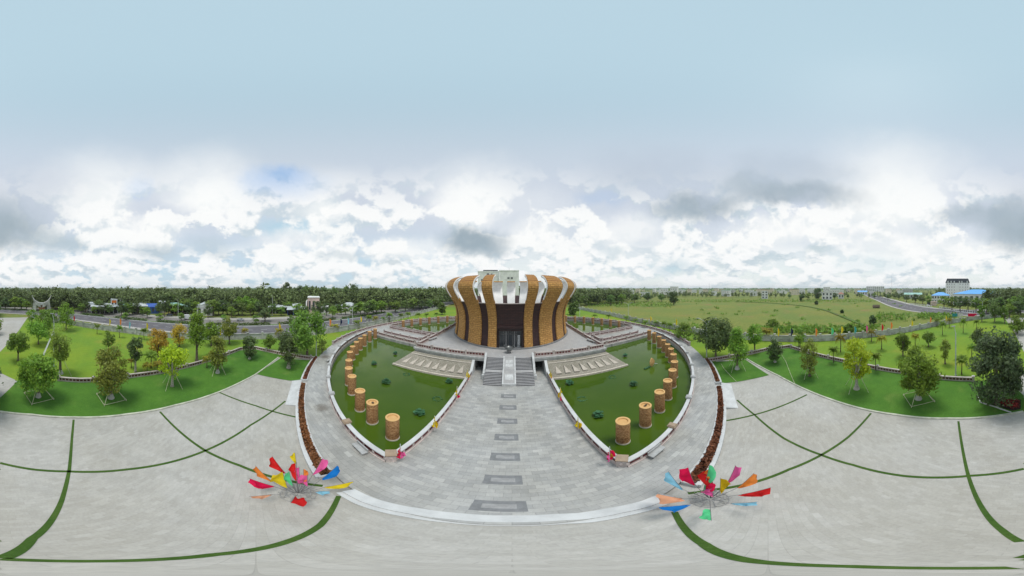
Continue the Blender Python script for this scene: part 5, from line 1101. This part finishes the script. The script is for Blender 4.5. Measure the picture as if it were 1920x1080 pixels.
for i_ in range(22):
    x_ = [15, 34, 92, 108, 180, 226, 252, 300, 322, 350, 404, 428, 450, 470, 494, 620, 672, 686, 712, 742, 768, 800][i_]; y_ = 562 + (i_ * 7) % 13; w_ = 8 + (i_ * 5) % 9
    house(x_, y_, w_, y_ - 9 - (i_ * 3) % 5, 9, ['white_wall', 'cream_wall', 'grey_wall'][i_ % 3], ['grey_roof', 'white_wall', 'teal_roof', 'rust_roof'][i_ % 4], 'small %s house with a %s roof among far trees, %s of these from the left' % (['white', 'cream', 'grey'][i_ % 3], ['grey', 'pale', 'teal', 'rust'][i_ % 4], ORD[i_]), ['gable', 'flat', 'hip'][i_ % 3], 1, 2)['group'] = 'small houses among the far trees'
# tall pale block behind the hall
def tower(label, az0, az1, dist, ztop, depth, wallm, wins, name='tower_block'):
    a, b = R(az0), R(az1); p0 = Vector((dist * math.sin(a), dist * math.cos(a))); p1 = Vector((dist * math.sin(b), dist * math.cos(b))); c = (p0 + p1) / 2; Wd = (p1 - p0).length
    r = thing(name, label, 'building', (c.x, c.y, -.1), -(a + b) / 2)
    MB().box((0, depth / 2, ztop / 2), (Wd, depth, ztop)).build('wall', wallm, r); MB().wall([(-Wd / 2, 0), (Wd / 2, 0), (Wd / 2, depth), (-Wd / 2, depth)], .4, ztop, ztop + .7, closed=True).build('roof_parapet', wallm, r)
    for x, z, w, h in wins:
        f = MB().box((x * Wd, -.02, z), (w, .12, h)).build('window', 'window_glass', r); MB().box((x * Wd, -.09, z), (.1, .06, h)).build('glazing_bar', wallm, f)
    return r, Wd
d = 150; f = lambda y: 16 + d * math.tan(R((540 - y) / 6))
r, Wd = tower('tall pale tower block behind the hall, with a column of paired windows', (936 - 960) / 5.333, (973 - 960) / 5.333, d, f(508), 18, 'white_wall', [(x, f(y) - .1, 1.9, 1.7) for y in (521, 530, 538.5, 547, 555) for x in (-.03, .14)])
MB().tube([(0, 6, f(508)), (0, 6, f(500))], .12, 5).build('mast', 'iron', r)
r, Wd = tower('lower left wing of the pale tower block behind the hall', (896 - 960) / 5.333, (935.5 - 960) / 5.333, d + 3, f(509), 16, 'white_wall', [(-.02, f(513.5), 2.4, 1.6), (.15, f(513.5), 1.6, 1.2), (-.3, f(525), 2, 1.8), (-.3, f(535), 2, 1.8)])
MB().box((.1 * Wd, 3, f(509) + .9), (Wd * .7, 4, 1.6)).build('roof_plant', 'slate_roof', r)
# white hotel with a mansard roof and the blue roofed school before it
q = at(1795.5, 563, -.1); az = math.atan2(q.x, q.y); hd = math.hypot(q.x, q.y); Wd = wid(45, q)
r = thing('hotel', 'tall white hotel with a dark mansard roof and dormers on the right skyline', 'hotel', (q.x, q.y, -.1), -az)
he, ht = hgt(1795, 530, q), hgt(1795, 522, q)
MB().box((0, 8, he / 2), (Wd, 16, he)).build('wall', 'bright_wall', r)
mb = MB(); a = Wd / 2 + .3; mb.hexa([(-a, -.3, he), (a, -.3, he), (a, 16.3, he), (-a, 16.3, he)], [(-a + 2.2, 2, ht), (a - 2.2, 2, ht), (a - 2.2, 14, ht), (-a + 2.2, 14, ht)]); rf = mb.build('mansard_roof', 'slate_roof', r)
for x in (-.40, -.27, -.14, .08, .18, .40):
    dm = MB().box((x * Wd, .5, he + 1.2), (1.5, 2.0, 2.3)).build('dormer', 'white_wall', rf)
for s in range(6):
    for k, x in enumerate((-.42, -.34, -.24, -.14, .10, .22, .33, .42)): z = he * (s + .5) / 6; w_ = MB().box((x * Wd, -.03, z), (.95, .12, he / 6 * .42)).build('window', 'hotel_glass', r)
house(1764, 569, 34, 548, 14, 'white_wall', 'blue_roof', 'white two storey school wing with a blue roof beside the road', 'hip', 2, 7, 'school'); house(1832, 572, 92, 543, 34, 'white_wall', 'blue_roof', 'wide building with a large bright blue hipped roof below the hotel', 'hip', 1, 9, 'school')
house(1712, 560, 34, 549, 14, 'grey_wall', 'teal_roof', 'long low building with a pale teal roof left of the school', 'gable', 1, 6, 'shed')
house(1551, 562, 20, 543, 12, 'white_wall', 'slate_roof', 'white gabled house with dark windows at the far side of the field', 'front_gable', 2, 3); house(1577, 560, 10, 548, 9, 'white_wall', 'rust_roof', 'small house behind the gabled house at the far side of the field', 'hip', 1, 2)
house(1617, 553, 18, 545, 12, 'white_wall', 'blue_roof', 'low house with a blue roof beyond the field', 'gable', 1, 4); house(1641, 547, 34, 537, 12, 'white_wall', 'white_wall', 'long white terrace of houses on the right skyline', 'flat', 3, 9, 'terrace'); house(1434, 560, 12, 546, 10, 'white_wall', 'grey_roof', 'narrow unfinished white block at the far edge of the field', 'flat', 3, 2)
# boundary railings of the school
for i, (x0_, x1_) in enumerate([(1706, 1748), (1762, 1800), (1802, 1832)]):
    p0, p1 = at(x0_, 570 + (x0_ - 1706) * .14 + 2, -.1), at(x1_, 570 + (x1_ - 1706) * .14 + 2, -.1); ln = [(p0.x, p0.y), (p1.x, p1.y)]
    r = thing('school_fence', 'white railed fence along the road before the blue roofed school, %s stretch from the left' % ORD[i], 'fence', (0, 0, 0), 0, 'school fences')
    MB().wall(ln, .25, -.2, .6).wall(ln, .2, 1.7, 1.85).build('rail', 'white_wall', r)
    for x, y, an in resample(ln, 2.2): MB().box((x, y, 1), (.3, .3, 2.2), an).build('post', 'white_wall', r)
p0 = at(1745, 573, 0); r = thing('school_gate', 'pink and white gatehouse with a dark shutter in the school fence', 'gatehouse', (p0.x, p0.y, -.1), -math.atan2(p0.x, p0.y))
MB().box((3, 1.5, 1.8), (6, 3, 3.6)).box((3, 1.5, 3.7), (6.6, 3.6, .25)).build('wall', 'pink_wall', r); MB().box((-2, 1, 1.5), (3.4, .2, 3)).build('shutter', 'slate_roof', r)
for x, c, l in ((1791, 'teal', 'teal roadside banner board at the park corner'), (1800, 'white', 'white roadside banner board at the park corner'), (1823, 'crimson', 'red roadside banner board by the far park wall')):
    q = at(x, 600, 0); q = q * 1.04; r = thing('banner_board', l, 'banner', (q.x, q.y, 0), -math.atan2(q.x, q.y)); MB().box((0, 0, 2.0), (3.4 if x != 1823 else 5, .1, 1.6)).build('board', 'cloth_' + c, r)
    for s in (-1, 1): MB().tube([(s * 1.6, .08, 0), (s * 1.6, .08, 2.8)], .05, 5).build('post', 'steel', r)
# field hut
q = at(1643, 578, -.15); r = thing('field_hut', 'low dark thatched hut standing in the open field', 'hut', (q.x, q.y, -.15), -math.atan2(q.x, q.y)); MB().box((0, 2, .7), (6, 3.6, 1.4)).build('wall', 'bark', r); mb = MB(); mb.add([(-3.6, -.3, 1.3), (3.6, -.3, 1.3), (3.6, 4.3, 1.3), (-3.6, 4.3, 1.3), (-3, 2, 2.6), (3, 2, 2.6)], [(0, 1, 5, 4), (2, 3, 4, 5), (0, 4, 3), (1, 2, 5), (3, 2, 1, 0)]); mb.build('roof', 'fibre', r)
# masts on the skyline
for x, b, t, l in ((1672, 548, 518, 'tall thin radio mast on the right skyline'), (1330, 550, 531, 'thin mast over the town beyond the field'), (1539, 545, 531, 'short thin mast left of the gabled house')):
    q = at(x, b, -.1); H = hgt(x, t, q); r = thing('radio_mast', l, 'mast', (q.x, q.y, -.1)); w_ = H * .012; mb = MB()
    for k in range(3): a = 2.09 * k; mb.tube([(w_ * 1.6 * math.cos(a), w_ * 1.6 * math.sin(a), 0), (w_ * .3 * math.cos(a), w_ * .3 * math.sin(a), H)], .14, 4)
    for z in np.linspace(0, H * .95, 14): k = w_ * (1.6 - 1.3 * z / H); mb.tube([(k * math.cos(a), k * math.sin(a), z) for a in (0, 2.09, 4.19, 6.28)], .09, 4)
    mb.build('lattice', 'iron', r); MB().tube([(0, 0, H * .98), (0, 0, H * 1.06)], .08, 4).build('aerial', 'iron', r)
# gate monument: two boat-prow horns joined by a sagging deck
q = at(78, 596, -.05); g0 = math.hypot(q.x, q.y); az = math.atan2(q.x, q.y); u = g0 * 2 * math.pi / 1920
r = thing('gate_monument', 'pale grey boat shaped gate monument with two upcurved horns and a brown panel', 'monument', (q.x, q.y, -.05), -az)
zz = lambda y: hgt(78, y, q)
def horn(s):
    pts = [(s * 2 * u, zz(569), 1.2), (s * 6 * u, zz(567.5), 1.3), (s * 11 * u, zz(564), 1.5), (s * 14 * u, zz(560), 1.4), (s * 16.5 * u, zz(555), 1.3)]
    mb = MB(); vs = []; n = len(pts)
    for x, z, w in pts: vs += [(x - s * 1.2 * u, -1.6, z - 2.0), (x - s * 1.2 * u, 1.6, z - 2.0), (x + s * 1.6 * u, 1.6, z + .5), (x + s * 1.6 * u, -1.6, z + .5)]
    fs = [(4 * i + k, 4 * i + (k + 1) % 4, 4 * i + 4 + (k + 1) % 4, 4 * i + 4 + k) for i in range(n - 1) for k in range(4)] + [(0, 1, 2, 3), (4 * n - 1, 4 * n - 2, 4 * n - 3, 4 * n - 4)]
    mb.add(vs, fs); mb.build('horn', 'stained_wall', r)
    mb = MB(); mb.hexa([(s * 12 * u, -1.2, 0), (s * 20 * u, -1.2, 0), (s * 20 * u, 1.2, 0), (s * 12 * u, 1.2, 0)], [(s * 9 * u, -1.2, zz(566)), (s * 14.5 * u, -1.2, zz(562)), (s * 14.5 * u, 1.2, zz(562)), (s * 9 * u, 1.2, zz(566))]); mb.build('pier', 'stained_wall', r)
horn(-1); horn(1)
MB().box((0, 0, zz(569.5)), (8 * u, 3, 1.2)).build('deck', 'grey_wall', r)
mb = MB(); mb.hexa([(-5 * u, -.3, zz(580)), (5 * u, -.3, zz(580)), (5 * u, .3, zz(580)), (-5 * u, .3, zz(580))], [(-7 * u, -.3, zz(571)), (7 * u, -.3, zz(571)), (7 * u, .3, zz(571)), (-7 * u, .3, zz(571))]); mb.build('name_panel', 'rust_roof', r)
MB().hexa([(-13 * u, -2, 0), (-22 * u, -2, 0), (-22 * u, 2, 0), (-13 * u, 2, 0)], [(-11 * u, -1, zz(576)), (-16 * u, -1, zz(580)), (-16 * u, 1, zz(580)), (-11 * u, 1, zz(576))]).build('buttress', 'grey_wall', r)

# ------------------------------------------------------------------ roadside trees across the road
TK = []
for i, (lf, tp, lw) in enumerate([('leaf_mid', .2, .12), ('leaf_far', .5, .10), ('leaf_green', .3, .18), ('leaf_dark', .15, .2)]):
    r_ = np.random.default_rng(200 + i); q_, cl = crown_pts(r_, 620, (0, 0, .5 + lw / 2), (.36, .36, (1 - lw) / 2), 22, .33, lw, tp)
    TK.append((trunk_mb(.4, .022, cl, (0, 0, .6), r_).mesh('trunk', 'bark'), leaf_mesh('crown', q_, .045, .35, lf, (0, 0, .5), seed=i)))
RT = [(268, 592, 572, 0), (248, 590, 566, 1), (308, 594, 548, 3), (276, 596, 573, 2), (345, 590, 556, 0), (358, 586, 556, 1), (400, 592, 558, 0), (418, 590, 560, 3), (447, 590, 552, 0), (462, 586, 551, 2), (497, 603, 575, 3), (475, 590, 556, 0), (560, 592, 566, 2), (596, 596, 562, 3), (624, 596, 572, 2), (540, 586, 562, 0), (662, 592, 572, 0), (676, 592, 562, 2), (690, 594, 560, 1), (700, 590, 558, 0), (235, 590, 566, 0), (222, 582, 556, 3), (186, 586, 560, 1), (520, 582, 558, 0), (640, 590, 577, 2), (715, 588, 560, 2), (741, 586, 561, 0), (760, 584, 560, 1), (775, 582, 556, 0), (790, 582, 560, 3), (806, 580, 560, 1), (820, 578, 556, 0), (375, 590, 572, 1), (434, 596, 572, 2), (112, 578, 560, 0), (40, 580, 555, 0), (28, 582, 553, 2), (10, 580, 556, 3), (15, 574, 550, 1), (50, 582, 562, 2), (288, 578, 552, 0), (325, 580, 550, 1),
      (152, 588, 566, 0), (160, 586, 562, 3), (176, 590, 572, 2), (192, 590, 566, 3), (206, 590, 568, 1), (228, 592, 562, 3), (242, 591, 568, 0), (258, 590, 562, 3), (298, 590, 564, 1), (316, 590, 563, 0), (331, 591, 566, 2), (352, 591, 564, 3), (366, 590, 562, 2), (390, 596, 570, 3), (410, 590, 563, 1), (426, 590, 566, 0), (440, 592, 566, 3), (454, 592, 564, 1), (470, 592, 566, 2), (486, 592, 562, 3), (510, 592, 566, 1), (527, 592, 572, 0), (570, 594, 570, 1), (612, 592, 566, 3), (632, 590, 568, 1), (648, 590, 566, 0), (668, 588, 566, 3), (684, 588, 566, 1), (706, 586, 566, 3),
      (300, 603, 585, 2), (340, 601, 584, 0), (420, 604, 588, 2), (480, 607, 588, 0), (545, 606, 590, 3), (235, 600, 584, 2), (60, 606, 577, 2), (98, 604, 576, 0),
      (538, 570, 526, 3), (572, 572, 530, 1), (562, 574, 532, 3), (507, 572, 536, 3), (648, 572, 531, 1), (662, 572, 529, 3), (627, 572, 534, 1), (762, 572, 535, 1), (608, 572, 537, 3), (783, 572, 538, 0), (745, 574, 540, 3),
      (1085, 575, 553, 1), (1100, 572, 552, 0), (1120, 572, 553, 3), (1145, 572, 550, 1), (1165, 570, 549, 0), (1190, 568, 548, 1), (1215, 566, 547, 3), (1240, 566, 549, 1), (1858, 590, 560, 3), (1840, 584, 556, 1), (1785, 582, 553, 0), (1800, 583, 554, 3), (1815, 582, 553, 1), (1830, 584, 555, 0), (1770, 578, 552, 2), (1730, 570, 550, 1), (1742, 572, 552, 0), (1716, 568, 550, 3), (1700, 566, 550, 1), (1872, 586, 553, 1), (1886, 584, 550, 3), (1900, 588, 552, 0), (1914, 590, 548, 1), (1850, 588, 556, 2), (1893, 596, 566, 2), (1908, 594, 562, 3), (1640, 560, 549, 0), (1665, 562, 550, 1), (1685, 562, 551, 3), (1615, 558, 549, 2), (1590, 560, 550, 1), (1565, 561, 548, 3), (1515, 562, 549, 0), (1480, 560, 550, 1)]
kinds_ = ['mid green bushy', 'dark conical', 'bright green', 'dark feathery']; cnts = {}
for x, b, t, k in sorted(RT):
    q = at(x, b, -.1); H = max(3, hgt(x, t, q)); zone = 'beyond the road left of the hall' if x < 860 else ('past the lawn right of the hall' if x < 1300 else 'beyond the field')
    cnts[(zone, k)] = cnts.get((zone, k), 0) + 1
    r = thing('roadside_tree', '%s tree %s, %s such from the left' % (kinds_[k], zone, ORD[cnts[(zone, k)] - 1]), 'tree', (q.x, q.y, -.1), random.uniform(0, 6.28), 'background trees near the roads')
    wv = random.uniform(.95, 1.3); wv *= 1.3 if H < 12 else .8
    r.scale = (H * wv, H * wv, H); obj('trunk', TK[k][0], r); obj('crown', TK[k][1], r)

# ------------------------------------------------------------------ far wood: one leafy mass to the horizon
def wood():
    r = np.random.default_rng(5); T = []
    def near_edge(px):
        if px < 60: return 150
        if px < 830: return 123 if px < 480 else 118 + 20 * ((px - 480) / 350)
        if px < 1080: return 175
        if px < 1180: return 150 + (px - 1080) * .5
        if px < 1260: return 195 + (px - 1180) * .8
        if px < 1640: return 300
        if px < 1740: return 270
        if px < 1850: return 250
        return 140
    while len(T) < 6200:
        px = r.uniform(0, 1920); d0 = near_edge(px); d = d0 * (1 + 6.5 * r.random() ** 2.1) + r.uniform(0, 12)
        town = 1180 < px < 1760
        if town and r.random() < .5: continue
        az = (px - 960) / 1920 * 2 * math.pi; h = r.uniform(8, 15.5) * (1 if not town else .62)
        if r.random() < .10 and not town: h = r.uniform(15, 19.5)
        T.append((d * math.sin(az), d * math.cos(az), d, h))
    Q = []; SZ = []; CC = []
    for x, y, d, h in T:
        n = int(np.clip(34000 / d, 34, 210)); w = h * r.uniform(.28, .46); tp = r.uniform(.0, .6)
        p, _ = crown_pts(r, n, (x, y, h * .56), (w, w, h * .46), 9, .42, .1, tp); p[:, 2] = np.clip(p[:, 2], .3, 40)
        Q.append(p); SZ.append(np.full(n, h * .052 * (1 + d / 900) * (1.25 if d > 250 else 1))); CC.append(np.tile([x, y, h * .5], (n, 1)))
    Q = np.vstack(Q); SZ = np.concatenate(SZ); CC = np.vstack(CC)
    kind(obj('far_wood', leaf_mesh('far_wood', Q, SZ, .3, 'leaf_wood', CC, seed=8)), 'stuff')
    # distant belt that closes the horizon
    Q = []; az = r.uniform(0, 2 * math.pi, 26000); d = r.uniform(900, 2600, 26000); h = r.uniform(0, 1, 26000) ** .6 * (12 + 6 * np.sin(az * 37) ** 2 * r.uniform(0, 1, 26000))
    Q = np.stack([d * np.sin(az), d * np.cos(az), h], 1)
    kind(obj('horizon_wood', leaf_mesh('horizon_wood', Q, 4.2, .2, 'leaf_wood', seed=9)), 'stuff')
wood()
# grassy scrub in front of the wood on the right and along the road verge
Q = []
for x0_, x1_, y0_, y1_, n in [(1100, 1260, 566, 576, 900), (1260, 1640, 562, 567, 1500), (1640, 1700, 588, 602, 250), (1420, 1640, 614, 624, 900), (1720, 1790, 588, 598, 500)]:
    for _ in range(n): p_ = at(rng.uniform(x0_, x1_), rng.uniform(y0_, y1_)); Q.append((p_.x + rng.normal(), p_.y + rng.normal(), rng.uniform(-.1, 1.3)))
for _ in range(50):
    p_ = at(rng.uniform(1190, 1720), 563 + 52 * rng.random() ** 1.4)
    if min((Vector((p_.x, p_.y)) - Vector(w_)).length for w_ in wallR) > 14 and not (p_.y < -95 and p_.x < 110):
        for _k in range(10): Q.append((p_.x + rng.normal() * 1.3, p_.y + rng.normal() * 1.3, rng.uniform(-.1, .7)))
kind(obj('scrub', leaf_mesh('scrub', np.array(Q), .9, .4, 'leaf_mid', seed=4)), 'stuff')
# town beyond the field
nt_ = 0
for i in range(68):
    px = 1130 + i * 8.6 + rng.uniform(-5, 5)
    if px > 1720: break
    d = rng.uniform(330, 900); az = (px - 960) / 1920 * 2 * math.pi; H = rng.uniform(7, 14) * (1 if rng.random() < .8 else 1.35); Wd = rng.uniform(9, 24); x, y = d * math.sin(az), d * math.cos(az)
    m_, rf = [('white_wall', 'white_wall'), ('white_wall', 'grey_roof'), ('cream_wall', 'rust_roof'), ('white_wall', 'teal_roof'), ('grey_wall', 'white_wall')][int(rng.integers(0, 5))]
    nm = {'white_wall': 'white', 'cream_wall': 'cream', 'grey_wall': 'grey'}[m_]; rn = {'white_wall': 'pale', 'grey_roof': 'grey', 'rust_roof': 'rust red', 'teal_roof': 'teal'}[rf]
    r = thing('town_house', 'far %s block with %s roof beyond the field, %s town block from left' % (nm, rn, ORD[nt_]), 'house', (x, y, -.1), -az + rng.uniform(-.5, .5), 'far town blocks'); nt_ += 1
    MB().box((0, 5, H / 2), (Wd, 10, H)).build('wall', m_, r); MB().box((0, 5, H + .3), (Wd + .8, 10.8, .6)).build('roof', rf, r)
    for k in range(3):
        for s in (.35, .72): MB().box(((k - 1) * Wd * .3, -.05, H * s), (Wd * .10, .2, H * .13)).build('window', 'hotel_glass', r)

# ------------------------------------------------------------------ thin air
hz = MB().box((0, 0, 26), (8000, 8000, 56)).build
m = bpy.data.materials.new('haze'); m.use_nodes = True; m.node_tree.nodes.clear(); M['haze'] = m
o_ = m.node_tree.nodes.new('ShaderNodeOutputMaterial'); v_ = m.node_tree.nodes.new('ShaderNodeVolumePrincipled')
v_.inputs['Color'].default_value = (.80, .88, .95, 1); v_.inputs['Density'].default_value = .00016; v_.inputs['Anisotropy'].default_value = .0
m.node_tree.links.new(v_.outputs[0], o_.inputs['Volume'])
kind(hz('haze', 'haze'), 'stuff')
